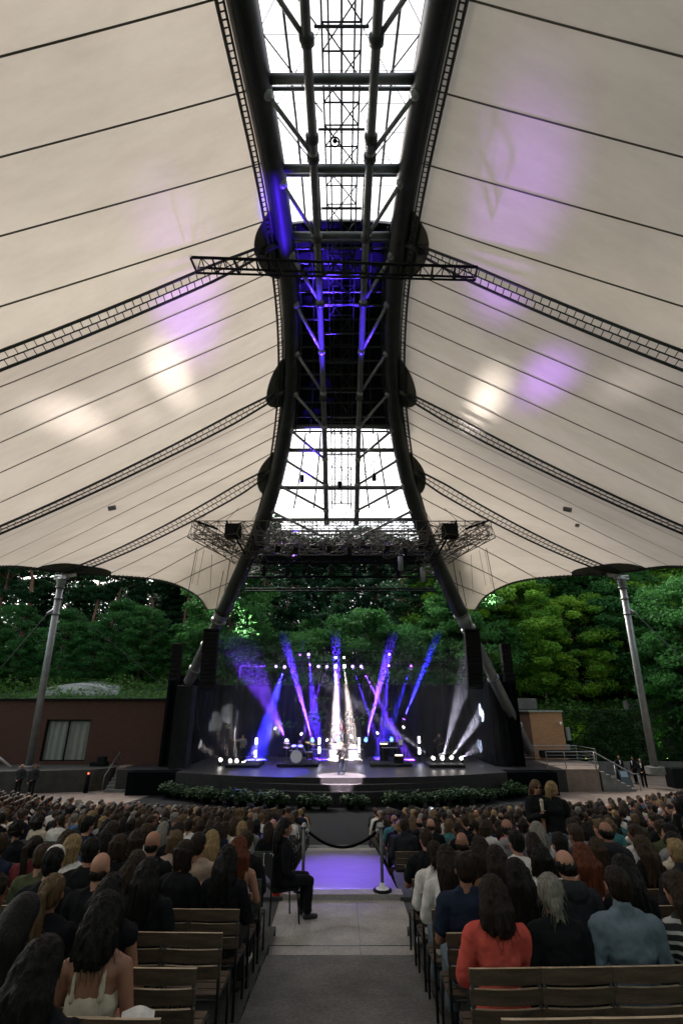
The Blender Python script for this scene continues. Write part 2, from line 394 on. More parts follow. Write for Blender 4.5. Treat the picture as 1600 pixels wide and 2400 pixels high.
# ------------------------------------------------------------------ membrane roof, one per side
BT = [(0, at(487, 1428, 33.2)), (.2, at(463, 1396, 34.0)), (.4, at(410, 1368, 34.4)), (.6, at(345, 1354, 34.4)), (.8, at(250, 1347, 34.0)), (1, at(152, 1341, 33.0)),
      (1.25, at(70, 1330, 31.0)), (1.5, at(0, 1327, 29)), (1.75, at(-140, 1335, 25.5)), (2, at(-300, 1355, 22)), (2.5, at(-520, 1262, 17.0)), (3, at(-800, 1116, 12.9)),
      (3.4, at(-1500, 960, 9.2)), (3.8, at(-2400, 710, 5.7)), (4.2, V((-20.4, 2.5, 6.2))), (5, V((-20.5, -6, 6.2))), (6, V((-18, -15, 6)))]
def Bt(t):
    for i in range(len(BT) - 1):
        if t <= BT[i + 1][0]:
            f = (t - BT[i][0]) / (BT[i + 1][0] - BT[i][0]); break
    else: i, f = len(BT) - 2, 1
    P = [b[1] for b in BT]; g = lambda k: P[max(0, min(len(P) - 1, k))]
    p0, p1, p2, p3 = g(i - 1), g(i), g(i + 1), g(i + 2)
    q = .5 * ((2 * p1) + (p2 - p0) * f + (2 * p0 - 5 * p1 + 4 * p2 - p3) * f * f + (3 * p1 - p0 - 3 * p2 + p3) * f ** 3)
    if 1 < i: q = q  # smooth
    return q
AT = [(0, arch_py(1425)), (1, arch_py(1092)), (2, arch_py(907)), (3, arch_py(562)), (3.2, arch_py(508)), (3.4, arch_py(378)), (3.6, arch_py(208)), (3.8, arch_py(-15)), (4.2, 3.5), (5, -6), (6, -15)]
def At(t):
    ys = float(np.interp(t, [a[0] for a in AT], [a[1] for a in AT]))
    if 1 < t < 2: ys = lerp(AT[1][1], AT[2][1], t - 1)
    p = archY(ys); return V((-p.x, p.y, p.z + .1))
def memb(t, q):                     # q 0 at the arch, 1 at the outer edge
    a, b = At(t), Bt(t); d = b - a
    p = a + d * q
    sag = min(1.0, d.length / 20) * 1.1
    p.z -= sag * 4 * q * (1 - q) * .55
    fr = t - math.floor(t)
    p.z += .55 * math.sin(PI * fr) * math.sin(PI * q) * min(1, d.length / 12)
    return p
def mnorm(t, q):
    e = .01
    a = memb(min(t + e, 6), q) - memb(max(t - e, 0), q); b = memb(t, min(q + e, 1)) - memb(t, max(q - e, 0))
    n = a.cross(b)
    if n.length < 1e-9: return V((0, 0, -1))
    n.normalize(); return n if n.z < 0 else -n
def ribbon(mb, pts, nrm, w):
    vs = []
    for i, p in enumerate(pts):
        d = (pts[min(i + 1, len(pts) - 1)] - pts[max(i - 1, 0)]).normalized(); s_ = d.cross(nrm[i]).normalized() * w / 2
        vs += [p - s_, p + s_]
    mb.add(vs, [(2 * i, 2 * i + 1, 2 * i + 3, 2 * i + 2) for i in range(len(pts) - 1)])
seam_ts = [k / 5 for k in range(1, 5)] + [1 + k / 5 for k in range(1, 5)] + [2 + k / 6 for k in range(1, 6)] + [3.2, 3.4, 3.6, 3.8, 4.2, 4.6, 5, 5.5]
for s in (-1, 1):
    side = 'brick hall' if s < 0 else 'ivy wall'
    mir = (lambda p: V((-p.x, p.y, p.z))) if s > 0 else (lambda p: p)
    root = empty('membrane_roof', (0, 0, 0), 0, f'cream translucent fabric roof half with dark seams stretched out over the {side} side', 'tent roof', 'two halves of the fabric roof')
    MB().grid(lambda u, v: mir(memb(u * 6, v)), 150, 28).build('membrane', M['membrane'], root, True)
    def along(t, dn, q0=0., q1=1., n=24): return [mir(memb(t, q) + mnorm(t, q) * dn) for q in np.linspace(q0, q1, n)]
    for t in seam_ts:
        nn = [mir(mnorm(t, q)) for q in np.linspace(0, 1, 24)]
        mb = MB(); ribbon(mb, along(t, .025), nn, .06); mb.build('seam', M['seam'], root)
    # ladder belts
    for t in (1, 2, 3, 4.4):
        mb = MB()
        qs = np.linspace(.05, 1, 40)
        wid = .34
        L0 = (Bt(t) - At(t)).length
        def off(q, o):
            p = memb(t, q) + mnorm(t, q) * .16; d = (memb(t, min(q + .02, 1)) - memb(t, q - .02)).normalized(); return mir(p + d.cross(mnorm(t, q)).normalized() * o)
        for o, w_ in ((-wid, .06), (0, .028), (wid, .06)): mb.path([off(q, o * min(1, .35 + q * 4)) for q in qs], w_, 6)
        n = int(L0 / .36)
        for i in range(n):
            q = .05 + .95 * i / n; k = min(1, .35 + q * 4)
            mb.tube(off(q, -wid * k), off(q, 0), .022, n=4); q += .475 / n; mb.tube(off(q, 0), off(q, wid * k), .022, n=4)
        mb.build('cable_belt', M['steel'], root)
    # arch-side lacing ladder
    mb = MB(); Ys = np.linspace(-12, arch_py(1400), 230)
    def edge(y, o, dz=-.12):
        p = archY(y); tt = np.interp(-y, [-a[1] for a in AT], [a[0] for a in AT])
        d = (memb(tt, .08) - At(tt)).normalized(); return mir(V((-p.x, p.y, p.z)) + d * o + V((0, 0, dz)))
    for o, r_w in ((.56, .04), (.80, .06)): mb.path([edge(y, o) for y in Ys], r_w, 5)
    for y in Ys[::1]: mb.tube(edge(y, .56), edge(y, .80), .025, n=4)
    mb.build('edge_lacing', M['steel'], root)
    # bottom edge cable with its little clamps
    mb = MB(); ts = np.linspace(0, 6, 140); mb.path([mir(memb(t, 1) + V((0, 0, -.06))) for t in ts], .07, 6)
    for t in np.linspace(0, 3, 150): p = mir(memb(t, .992)); mb.box(p + V((0, 0, -.08)), (.1, .1, .12))
    mb.build('edge_cable', M['steel'], root)
    # dark reinforcement patches
    for t in (1, 2, 3):
        for q0, rad in ((0.0, 1.55), (1.0, 2.3 if t == 1 else 1.8)):
            c = memb(t, q0); mb = MB(); dirs = []
            da = (memb(t + .04, q0) - memb(t - .04, q0)).normalized(); dq = (memb(t, .5) - c).normalized() * (1 if q0 == 0 else 1)
            a_len = (memb(t + .05, q0) - memb(t - .05, q0)).length / .1; q_len = (Bt(t) - At(t)).length
            n = 26; ring = []
            for i in range(n + 1):
                a = PI * i / n; ring.append((math.cos(a), math.sin(a)))
            vs = []; 
            for fr in (0, .33, .66, 1):
                for cx, cy in ring:
                    tt = t + cx * rad * fr / a_len; qq = cy * rad * fr / q_len * (.8 if q0 else 1); qq = qq if q0 == 0 else 1 - qq
                    vs.append(mir(memb(tt, qq) + mnorm(tt, qq) * .06))
            fs = [(k * (n + 1) + i, k * (n + 1) + i + 1, (k + 1) * (n + 1) + i + 1, (k + 1) * (n + 1) + i) for k in range(3) for i in range(n)]
            mb.add(vs, fs).build('reinforcement_patch', M['patch'], root, True)
        # node casting at the arch
        p = archY(float(np.interp(t, [a[0] for a in AT], [a[1] for a in AT]))); d = (memb(t, .06) - At(t)).normalized(); q0 = V((-p.x, p.y, p.z))
        MB().tube(mir(q0 + d * .3), mir(q0 + d * 1.15 + V((0, 0, -.12))), .2, .12, n=10).build('node_arm', M['steel'], root, True)
    # small stay wires and patches in the cloth
    if s < 0:
        pts = [(262, 1190, .22)]
    else: pts = [(1330, 1190, .24), (1353, 1230, .12)]
    for px, py, w_ in pts:
        best = min(((V(proj(mir(memb(t, q)))[:2] + (0,)) - V((px, py, 0))).length, t, q) for t in np.linspace(.9, 2.2, 66) for q in np.linspace(.3, 1, 60))
        c = mir(memb(best[1], best[2]) + mnorm(best[1], best[2]) * .12); MB().box(c, (w_ * 2, w_ * 1.6, .16), .35 * -s, 0, .35 * s).build('vent_hatch', M['steel_mid'], root)

# ------------------------------------------------------------------ masts
for s, bx in ((-1, (68, 1800)), (1, (1533, 1802))):
    side = 'brick hall' if s < 0 else 'ivy wall'
    root = empty('roof_mast', (0, 0, 0), 0, f'tall leaning grey steel mast holding the roof edge by the {side}', 'mast', 'roof masts')
    b = at(bx[0], bx[1], 36 if s < 0 else 36.5); tp = sx(V(at(145, 1358, 33)), -s) if s > 0 else V(at(145, 1358, 33))
    if s > 0: tp = V((-at(145, 1358, 33).x, 33, tp.z))
    d = (tp - b).normalized()
    ln = (tp - b).length
    MB().path([b, b + d * (ln - .5)], [.23, .20], 20).build('mast_tube', M['steel_light'], root, True)
    for k, (o, r_) in enumerate(((.5, .29), (1.25, .26), (2.3, .25))):
        MB().tube(tp - d * (o + .1), tp - d * o, r_, n=20).build('flange', M['steel_mid'], root, True)
    MB().tube(tp - d * .55, tp + d * .1, .25, .29, n=20).box(tp + V((0, 0, .12)), (1.1, .3, .3), .3 * s).box(tp + V((-s * .55, -.1, .25)), (.9, .12, .3), -.2 * s, 0, .2 * s).tube(tp + V((-.5, 0, .2)), tp + V((.5, 0, .2)), .12).build('mast_head', M['galv'], root, bevel=.03)
    q = tp - d * 2.0; e = q + V((s * .55, 0, -.35))
    MB().tube(q, e, .16, .1, n=10).build('stay_bracket', M['galv'], root, True)
    MB().tube(e, V((s * 29, 36, -3.0)) if s > 0 else V((-27.0, 38.3, .2)), .035, n=6).build('stay_cable', M['steel_mid'], root)
    if s < 0: MB().tube(tp - d * 1.2, V((-12.6, 38.2, .8)), .018, n=5).build('thin_cable', M['steel'], root)
    MB().lathe([(0, -.3), (.6, -.3), (.6, .12), (.45, .16), (0, .16)], 20, b).build('mast_foot', M['concrete_dark'], root)
# roof-edge tie node near the arch feet (dark patches)
for s in (-1, 1):
    c = sx(V(memb(.03, .9)), -s)
    for k, (X0, Y0, Z0, X1, Y1, Z1) in enumerate(((8.9, 31.0, 9.6, 9.9, 34.6, 5.6), (7.9, 31.0, 9.4, 8.9, 34.4, 5.2), (6.6, 31, 9.2, 9.3, 33.5, 5.0), (9.4, 31, 9.6, 10.2, 34.6, 5.6))):
        pass
# wires between rig and roof foot
for s in (-1, 1):
    root = empty('rig_wire', (0, 0, 0), 0, f'thin steel wires hanging from the rig arm on the {"brick hall" if s < 0 else "ivy wall"} side', 'wire', 'rig wires')
    for a, b, w_ in (((540, 1310), (520, 1425), .025), ((478, 1290), (462, 1372), .012), ((465, 1290), (450, 1368), .012), ((497, 1300), (492, 1400), .012)):
        A = at(*a, 30); B = at(*b, 33.6)
        MB().tube(sx(A, -s), sx(B, -s), w_, n=4).build('wire', M['steel'], root)
# ------------------------------------------------------------------ ground levels
Z0, ZS = -5.2, -3.93
CY = 55.0                                            # centre of the seating arcs (0, CY)
def struct(o): o['kind'] = 'structure'; return o
# terrain: one sheet, sunk under the bowl, wooded hills around, plus an added rise at the rear
def hill(x, y):
    r = max(0, y - 46 , (abs(x) - 27) * 1.0)
    if y < 20: r = max(0, abs(x) - 27, (-10 - y) * 1.3)
    h = -5.9
    if r > 0: h = -5.9 + min(r, 3) * .3 + max(0, r - 2) * .36
    if y < -10: h = max(h, min(13, -5.9 + (-10 - y) * .95))  # unseen slope behind the camera, steepened to block sky light from the rear
    if x < -10 and y > 41: h = max(h, -.4 + (y - 41) * .22)
    if x > 12 and y > 44.8: h = max(h, -1.2 + (y - 45) * .22)
    h = min(h, 16) + noise.noise(V((x * .07, y * .07, 0))) * .8 * min(1, r / 5)
    return h
mb = MB(); xs = [-400, -250, -150, -110] + list(np.linspace(-90, 90, 91)) + [110, 150, 250, 400]; yy = [-200, -120, -60] + list(np.linspace(-40, 110, 76)) + [150, 220, 320, 450]
vs = [(x, y, hill(x, y)) for x in xs for y in yy]; n = len(yy)
mb.add(vs, [(i * n + j, (i + 1) * n + j, (i + 1) * n + j + 1, i * n + j + 1) for i in range(len(xs) - 1) for j in range(n - 1)])
M['grass'] = mat('grass', (.035, .075, .022), .9, var=.45, vs=.8, bump=.8, bs=6)
struct(mb.build('terrain', M['grass'], None, True))
# forecourt around the stage
struct(MB().prism([(-27, 26), (27, 26), (27, 43.2), (13.2, 43.2), (13.2, 38.4), (-13, 38.4), (-27, 35)], Z0 - .3, Z0).build('forecourt', M['pave']))
# dark carpet in front of the stage
poly = [(-11.5, 35)] + [(x, CY - math.sqrt(32.3 ** 2 - x * x)) for x in np.linspace(-13.2, 13.2, 30)] + [(11.5, 35)]
struct(MB().prism(poly, Z0 + .002, Z0 + .006).build('carpet', M['carpet']))

# seating tiers (front block: 12 rows, rear block: rows -2..5)
FR = [22.15 - i * .859 for i in range(13)]            # Y on the centre line, front row first
def zfar(Y): return -5.15 + (22.15 - Y) * .148
FRZ = [zfar(y) for y in FR]                           # last ~ -3.67 at 12.4
RY = [y + .24 for y in (2.7, 3.45, 4.2, 5.0, 5.75, 6.45, 7.2, 7.95)]
def znear(Y): return -(2.045 + .11 * Y)
def arcpt(Y, X, dy=0):
    r = CY - Y
    return V((X, CY - math.sqrt(r * r - X * X) + dy, 0))
mb = MB()
def tier(mb, Ya, Yb, z, zb, xm=23, x0=0.0, sides=(-1, 1)):  # slab from arc Ya (far, toward the stage) back to arc Yb, top z
    for s in sides:
        N = 24
        for i in range(N):
            xa, xb = lerp(x0, xm, i / N) * s, lerp(x0, xm, (i + 1) / N) * s
            p = [arcpt(Ya, xa), arcpt(Ya, xb), arcpt(Yb, xb), arcpt(Yb, xa)]
            if s < 0: p = [p[1], p[0], p[3], p[2]]
            vs = [V((q.x, q.y, z)) for q in p] + [V((q.x, q.y, zb)) for q in p]
            fs = [(0, 3, 2, 1), (0, 1, 5, 4), (2, 3, 7, 6)]
            mb.add(vs, fs)
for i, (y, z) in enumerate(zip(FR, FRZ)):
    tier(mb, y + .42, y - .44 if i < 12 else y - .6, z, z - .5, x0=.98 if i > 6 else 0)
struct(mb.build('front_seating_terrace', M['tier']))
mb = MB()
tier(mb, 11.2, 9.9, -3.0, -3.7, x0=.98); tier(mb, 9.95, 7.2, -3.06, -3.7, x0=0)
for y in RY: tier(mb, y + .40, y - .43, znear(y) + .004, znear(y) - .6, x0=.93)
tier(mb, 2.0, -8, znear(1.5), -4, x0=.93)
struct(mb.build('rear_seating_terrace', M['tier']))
# centre aisle: near slab, landing, raised kerb, ramp, stairs
mb = MB()
mb.add([(-.93, 1, znear(1)), (.93, 1, znear(1)), (.93, 7.66, -2.905), (-.93, 7.66, -2.905), (-.93, 7.66, -3.06), (.93, 7.66, -3.06)], [(0, 1, 2, 3), (3, 2, 5, 4)])
struct(mb.build('aisle', M['concrete_dark']))
for y in (3.4, 5.5): MB().box((0, y, znear(y) + .003), (1.84, .012, .008), rx=-math.atan(.11)).build('floor_joint', M['black'], None, kind='structure')
for x, y, z in ((.25, 8.8, -3.048), (-.4, 8.3, -3.048)): MB().box((x if x > 0 else 0, y, z), (.01 if x > 0 else 2.0, 2.2 if x > 0 else .01, .006)).build('floor_joint', M['steel'], None, kind='structure')
mb = MB().add([(-.93, -8, znear(1)), (.93, -8, znear(1)), (.93, 1, znear(1)), (-.93, 1, znear(1))], [(0, 1, 2, 3)])
struct(mb.build('aisle_upper', M['concrete_dark']))
struct(MB().box((0, 8.8, -3.10), (2.06, 2.3, .1)).build('landing', M['concrete']))
struct(MB().box((0, 10.08, -3.04), (2.06, .26, .14)).build('kerb', M['concrete']))
struct(MB().add([(-.98, 10.2, -3.0), (.98, 10.2, -3.0), (.98, 16, -3.78), (-.98, 16, -3.78), (-.98, 10.2, -3.6), (.98, 10.2, -3.6), (.98, 16, -4.8), (-.98, 16, -4.8)], [(0, 1, 2, 3), (4, 7, 6, 5), (0, 3, 7, 4), (1, 5, 6, 2), (2, 6, 7, 3)]).build('ramp', M['ramp']))
MB().box((0, 10.22, -2.985), (1.96, .05, .02)).build('metal_nosing', M['galv'], None, label='shiny metal strip along the top edge of the aisle ramp', cat='edge strip')
mb = MB()
for i in range(5):
    z = -3.86 - i * .2; mb.box((0, 16.35 + i * .5, z - .5), (1.96, .52, 1.0))
struct(mb.build('aisle_stairs', M['concrete']))
# thin joint lines of the landing
struct(MB().box((-.99, 5, -2.64), (.03, 6, .06), rx=-math.atan(.11)).box((.99, 5, -2.64), (.03, 6, .06), rx=-math.atan(.11)).build('aisle_gutter', M['concrete']))

# ------------------------------------------------------------------ stage
st = empty('stage', (0, 0, 0), 0, 'low black concert stage with a bowed front and two wide steps', 'stage')
def bow(y0, yb, n=24, w=10.2):
    k = (33.9 - y0) / (w * w)
    return [(x, y0 + k * x * x) for x in np.linspace(-w, w, n)]
MB().prism(bow(31.5, 0) + [(10.2, 43.5), (-10.2, 43.5)], Z0, ZS).build('stage_deck', M['stage'], st)
MB().prism(bow(31.05, 0, w=9.4) + [(9.4, 34), (-9.4, 34)], Z0, ZS - .3).build('step', M['stage'], st)
MB().prism(bow(30.6, 0, w=8.6) + [(8.6, 34), (-8.6, 34)], Z0, ZS - .6).build('step', M['stage'], st)
for s in (-1, 1):
    MB().box((s * 11.4, 34.6, (Z0 + ZS) / 2 - .003), (3.8 if s > 0 else 3.6, 1.3, ZS - Z0)).build('side_wing', M['cloth_black'], st)
    MB().box((s * 12.3, 39.3, (Z0 + ZS) / 2 - .01), (4.2, 8.1, ZS - Z0)).build('wing_deck', M['stage'], st)
# drapes
bk = empty('stage_drape', (0, 0, 0), 0, 'black backdrop curtain hanging behind the band', 'curtain', 'black stage curtains')
def drape(mb, p0, p1, z0, z1, amp=.12, n=90):
    p0 = V(p0); p1 = V(p1); d = (p1 - p0); nn = V((-d.y, d.x, 0)).normalized()
    mb.grid(lambda u, v: V(((p0 + d * u).x, (p0 + d * u).y, lerp(z0, z1, v))) + nn * amp * math.sin(u * n * .9) * (1 - .3 * v), n, 3)
mb = MB(); drape(mb, (-11.5, 43.3, 0), (11.5, 43.3, 0), ZS, 1.4, n=160); mb.build('curtain', M['cloth_black'], bk, True)
MB().tube((-11.6, 43.3, 1.45), (11.6, 43.3, 1.45), .06).build('curtain_rail', M['black'], bk)
for s in (-1, 1):
    side = 'brick hall' if s < 0 else 'ivy wall'
    r_ = empty('side_drape', (0, 0, 0), 0, f'black side curtain hiding the stage wing by the {side}', 'curtain', 'black stage curtains')
    mb = MB(); drape(mb, (s * 10.5, 37.0, 0), (s * 10.5, 43.0, 0), ZS, 1.7, n=60); drape(mb, (s * 10.5, 37, 0), (s * 12.4, 36.9, 0), ZS, 1.9, n=26); mb.build('curtain', M['cloth_black'], r_, True)
    MB().box((s * 11.4, 37.2, 1.95), (2.4, .3, .1)).build('curtain_rail', M['black'], r_)

# PA hangs
for s in (-1, 1):
    side = 'brick hall' if s < 0 else 'ivy wall'
    r_ = empty('line_array', (0, 0, 0), 0, f'tall black speaker array hanging beside the {side} leg of the arch', 'speaker array', 'hanging speaker arrays')
    for k in range(13):
        MB().box((s * 8.6, 33.0 + .02 * k * k * .12, 4.3 - k * .27), (.98, .5, .255), rx=-.02 * k).build('speaker_box', M['black'], r_, bevel=.02)
    MB().box((s * 8.6, 33, 4.55), (1.0, .6, .14)).tube((s * 8.6, 33, 4.6), (s * 7.9, 32, 8.7), .02, n=4).build('hanging_frame', M['black'], r_)
    r_ = empty('line_array', (0, 0, 0), 0, f'shorter black speaker array hanging out past the arch foot by the {side}', 'speaker array', 'hanging speaker arrays')
    for k in range(8):
        MB().box((s * 10.9, 33.6, 3.6 - k * .3), (.62, .5, .285), rx=-.03 * k).build('speaker_box', M['black'], r_, bevel=.02)
    MB().tube((s * 10.9, 33.6, 3.7), (s * 9.3, 30, 9.3), .02, n=4).build('hanging_frame', M['black'], r_)

# ------------------------------------------------------------------ lighting rig
rig = empty('lighting_rig', (0, 0, 0), 0, 'wide cluster of aluminium box trusses slung between the arches over the stage front', 'truss rig')
def T(a, b, nm='box_truss', w=.75, h=.75, r=.032, bay=.8, parent=rig, m='truss'):
    mb = MB(); truss(mb, a, b, w, h, bay, r, .018); return mb.build(nm, M[m], parent)
P_ = lambda px, py, Y: at(px, py, Y)
for s in (-1, 1):
    q = lambda p: V((-p.x * s, p.y, p.z))
    T(q(P_(452, 1243, 28.6)), q(P_(600, 1243, 29.0)), w=.9, h=.9)
    T(q(P_(452, 1243, 28.6)), q(P_(540, 1290, 30.6)), w=.8, h=.8)
    T(q(P_(470, 1240, 28.6)), q(P_(600, 1330, 32.4)), w=.8, h=.9)
    T(q(P_(545, 1240, 28.2)), q(P_(610, 1330, 31.4)), w=.9, h=.9)
    MB().box(q(P_(547, 1245, 28.5)), (.9, .7, .8)).build('chain_hoist_rack', M['black'], rig)
    MB().tube(q(P_(455, 1220, 28.3)), q(P_(510, 1240, 28.3)), .07).tube(q(P_(530, 1220, 28.3)), q(P_(575, 1300, 28.8)), .06).build('sling', M['black'], rig)
    # suspension wires up to the membrane nodes
    for a, b in (((465, 1220), (505, 1190)), ((590, 1222), (615, 1180)), ((530, 1220), (560, 1190))):
        MB().tube(q(P_(*a, 28.5)), q(P_(*b, 27.5)), .018, n=4).build('sling_wire', M['steel'], rig)
T(P_(598, 1243, 29.0), P_(1002, 1243, 29.0), w=.9, h=.95)
T(P_(590, 1283, 30.4), P_(1010, 1283, 30.4), w=.8, h=.8)
T(P_(600, 1262, 31.6), P_(1000, 1262, 31.6), w=.8, h=.9)
T(P_(600, 1312, 32.4), P_(1000, 1312, 32.4), w=.5, h=.5, m='black')
T(P_(600, 1232, 33), P_(1000, 1232, 33), w=.7, h=.7)
T(P_(600, 1262, 28.4), P_(1000, 1262, 28.4), w=.7, h=.7)
for s in (-1, 1):
    for a, b in (((560, 1262), (700, 1300)), ((600, 1240), (760, 1290)), ((500, 1262), (600, 1305))):
        A, B = P_(*a, 29.4), P_(*b, 32); T(sx(A, -s), sx(B, -s), w=.5, h=.5)
for k, px in enumerate((612, 650, 690, 735, 770, 815, 850, 905, 945, 985)):
    MB().box(P_(px, 1276 + 9 * (k % 3), 29.0 + .5 * (k % 2)), (.34, .4, .42), .3 * (k % 3)).build('par_lamp', M['black'], None, bevel=.04, label=f'{["first", "second", "third", "fourth", "fifth", "sixth", "seventh", "eighth", "ninth", "tenth"][k]} small black box lamp from the hall side inside the truss cluster', cat='stage light', group='small lamps inside the truss cluster')
for px in (655, 720, 800, 880, 945):
    T(P_(px, 1246, 29.2), P_(px, 1290, 33), w=.6, h=.7)
for py, Y, w_ in ((1318, 31, .05), (1352, 34.5, .09), (1380, 36.5, .07), (1385, 37, .05)):
    MB().tube(P_(590 if py < 1340 else 575, py, Y), P_(1010 if py < 1340 else 1022, py, Y), w_, n=8).build('cross_pipe', M['black'], rig, True)
for s in (-1, 1):
    for a, b in (((575, 1348), (672, 1315)), ((590, 1325), (680, 1350))):
        A, B = P_(*a, 33.5), P_(*b, 33.5); MB().tube(sx(A, -s), sx(B, -s), .09, n=8).build('rig_brace', M['steel_mid'], rig, True)
T(P_(620, 1332, 33.6), P_(985, 1332, 33.6), w=.5, h=.45, m='black')
for px in (618, 672, 724, 776, 828, 880, 932, 985):
    q = P_(px, 1338, 31)
    r_ = empty('moving_head', q, 0, None, 'stage light', 'stage lights under the rig')
    nth = {618: 'first', 672: 'second', 724: 'third', 776: 'fourth', 828: 'fifth', 880: 'sixth', 932: 'seventh', 985: 'eighth'}[px]
    r_['label'] = f'{nth} unlit black moving head from the brick hall side hanging under the rig'
    MB().box((0, 0, .55), (.34, .3, .2)).build('base', M['black'], r_, bevel=.03)
    MB().path([(-.2, 0, 0), (-.2, 0, .46), (.2, 0, .46), (.2, 0, 0)], .035, 6).build('yoke', M['black'], r_)
    MB().lathe([(0, .32), (.13, .3), (.16, .1), (.15, -.25), (.17, -.3), (0, -.3)], 16).build('head', M['black'], r_, True)
for px, py, lb in ((938, 1320, 'white tube lamp hanging from the rig just above its lower pipe'), (990, 1345, 'long white tube lamp hanging by the ivy wall end of the rig')):
    q = P_(px, py, 30.5); MB().tube(q + V((0, 0, .42)), q - V((0, 0, .42)), .17, n=16).ell(q - V((0, 0, .42)), (.17, .17, .1)).build('tube_lamp', M['steel_light'], None, True, label=lb, cat='lamp', group='white tube lamps on the rig')
# lattice girder crossing high in front of the spine
MB().box((0, 34.6, 10.35), (14.6, 5.6, .06)).build('canopy_panel', M['black'], rig)
r_ = empty('lattice_girder', (0, 0, 0), 0, 'flat black lattice girder hung crosswise high under the roof spine', 'girder')
A0, A1, B0, B1 = at(446, 603, 14.5), at(1118, 626, 14.5), at(462, 640, 14.5), at(1113, 657, 14.5)
mb = MB().tube(A0, A1, .06, n=8).tube(A0 + V((0, .5, 0)), A1 + V((0, .5, 0)), .05, n=6).tube(B0, B1, .045, n=6)
N = 26
for i in range(N + 1):
    f = i / N; a, b = A0.lerp(A1, f), B0.lerp(B1, f)
    if i % 2 == 0: mb.tube(a, b, .045 if i % 4 == 0 else .028, n=5)
    mb.tube(a, a + V((0, .5, 0)), .025, n=4)
    if i < N:
        a2, b2 = A0.lerp(A1, (i + 1) / N), B0.lerp(B1, (i + 1) / N)
        mb.tube(*((b, a2) if i % 2 == 0 else (a, b2)), .022, n=4)
mb.build('girder_frame', M['black'], r_)
for px in (530, 775, 1060):
    a = A0.lerp(A1, (px - 446) / 672); mb = MB().tube(a, a + V((.3, .8, 2.2 if px == 775 else 1.2)), .012, n=4).build('hanger', M['black'], r_)

# ------------------------------------------------------------------ buildings
def wall_box(mb, x0, x1, y0, y1, z0, z1): mb.box(((x0 + x1) / 2, (y0 + y1) / 2, (z0 + z1) / 2), (x1 - x0, y1 - y0, z1 - z0))
hall = empty('brick_hall', (0, 0, 0), 0, 'long low dark red brick hall with a wide curtained window', 'building')
wx0, wx1, wz0, wz1 = -21.2, -18.0, -3.75, -1.05
mb = MB(); y0, y1 = 38.2, 38.6
wall_box(mb, -30, wx0, y0, y1, ZS - .1, .25); wall_box(mb, wx1, -10.9, y0, y1, ZS - .1, .25)
wall_box(mb, wx0, wx1, y0, y1, wz1, .25); wall_box(mb, wx0, wx1, y0, y1, ZS - .1, wz0); wall_box(mb, -11.3, -10.903, y1, 47, ZS, .24)
mb.build('wall', M['brick'], hall)
MB().box((-20.5, 42.6, .31), (19.6, 9.2, .12)).build('roof', M['black'], hall)
fr = empty('window', (0, 0, 0)); fr.parent = hall
mb = MB()
for x in (wx0 + .04, wx1 - .04, (wx0 + wx1) / 2): wall_box(mb, x - .04, x + .04, 38.3, 38.42, wz0, wz1)
wall_box(mb, wx0, wx1, 38.3, 38.42, wz1 - .08, wz1 - .001); wall_box(mb, wx0, wx1, 38.3, 38.42, wz0 + .001, wz0 + .08)
mb.build('window_frame', M['black'], fr)
M['blind'] = mat('window_blind', (.20, .22, .20), .8, var=.08)
mb = MB(); mb.grid(lambda u, v: V((lerp(wx0, wx1, u), 38.5 + .05 * math.sin(u * 42), lerp(wz0, wz1, v))), 80, 2); mb.build('window_blind', M['blind'], fr, True)
mb = MB().box((-25.0, 38.1, -.75), (.14, .2, .2)).ell((-25.0, 37.97, -.75), (.09, .06, .09)); M['lamp_white'] = mat('lamp_glass', (.7, .7, .65), .4); mb.build('wall_lamp', M['lamp_white'], None, True, label='small round white lamp on the brick wall near the mast', cat='wall lamp')
# pale rocky slab roof behind the hall
M['pale'] = mat('pale_roof', (.42, .43, .42), .85, var=.35, vs=1.2, bump=.5, bs=8, stretch=(.3, 1, 3))
mb = MB(); poly = [at(px, py, 46) for px, py in ((74, 1634), (110, 1612), (175, 1603), (215, 1606), (250, 1613), (280, 1634))]
mb.add([p for p in poly] + [p + V((0, 3, .4)) for p in poly], [(0, 5, 4, 3, 2, 1)] + [(i, i + 1, i + 7, i + 6) for i in range(5)] + [(6, 7, 8, 9, 10, 11)])
mb.build('rock_mound', M['pale'], None, label='pale stony mound lying behind the flat roof of the brick hall', cat='mound')
# white lamp post at the hall's end
q = at(461, 1562, 37.5)
r_ = empty('lamp_post', (q.x, q.y, .3), 0, 'thin white post lamp standing at the stage end of the brick hall roof', 'lamp post')
MB().tube((0, 0, 0), (0, 0, q.z - .3), .05, n=8).build('post', M['steel_light'], r_); MB().ell((0, 0, q.z - .25), (.1, .1, .08)).build('lamp_head', M['white'], r_, True)

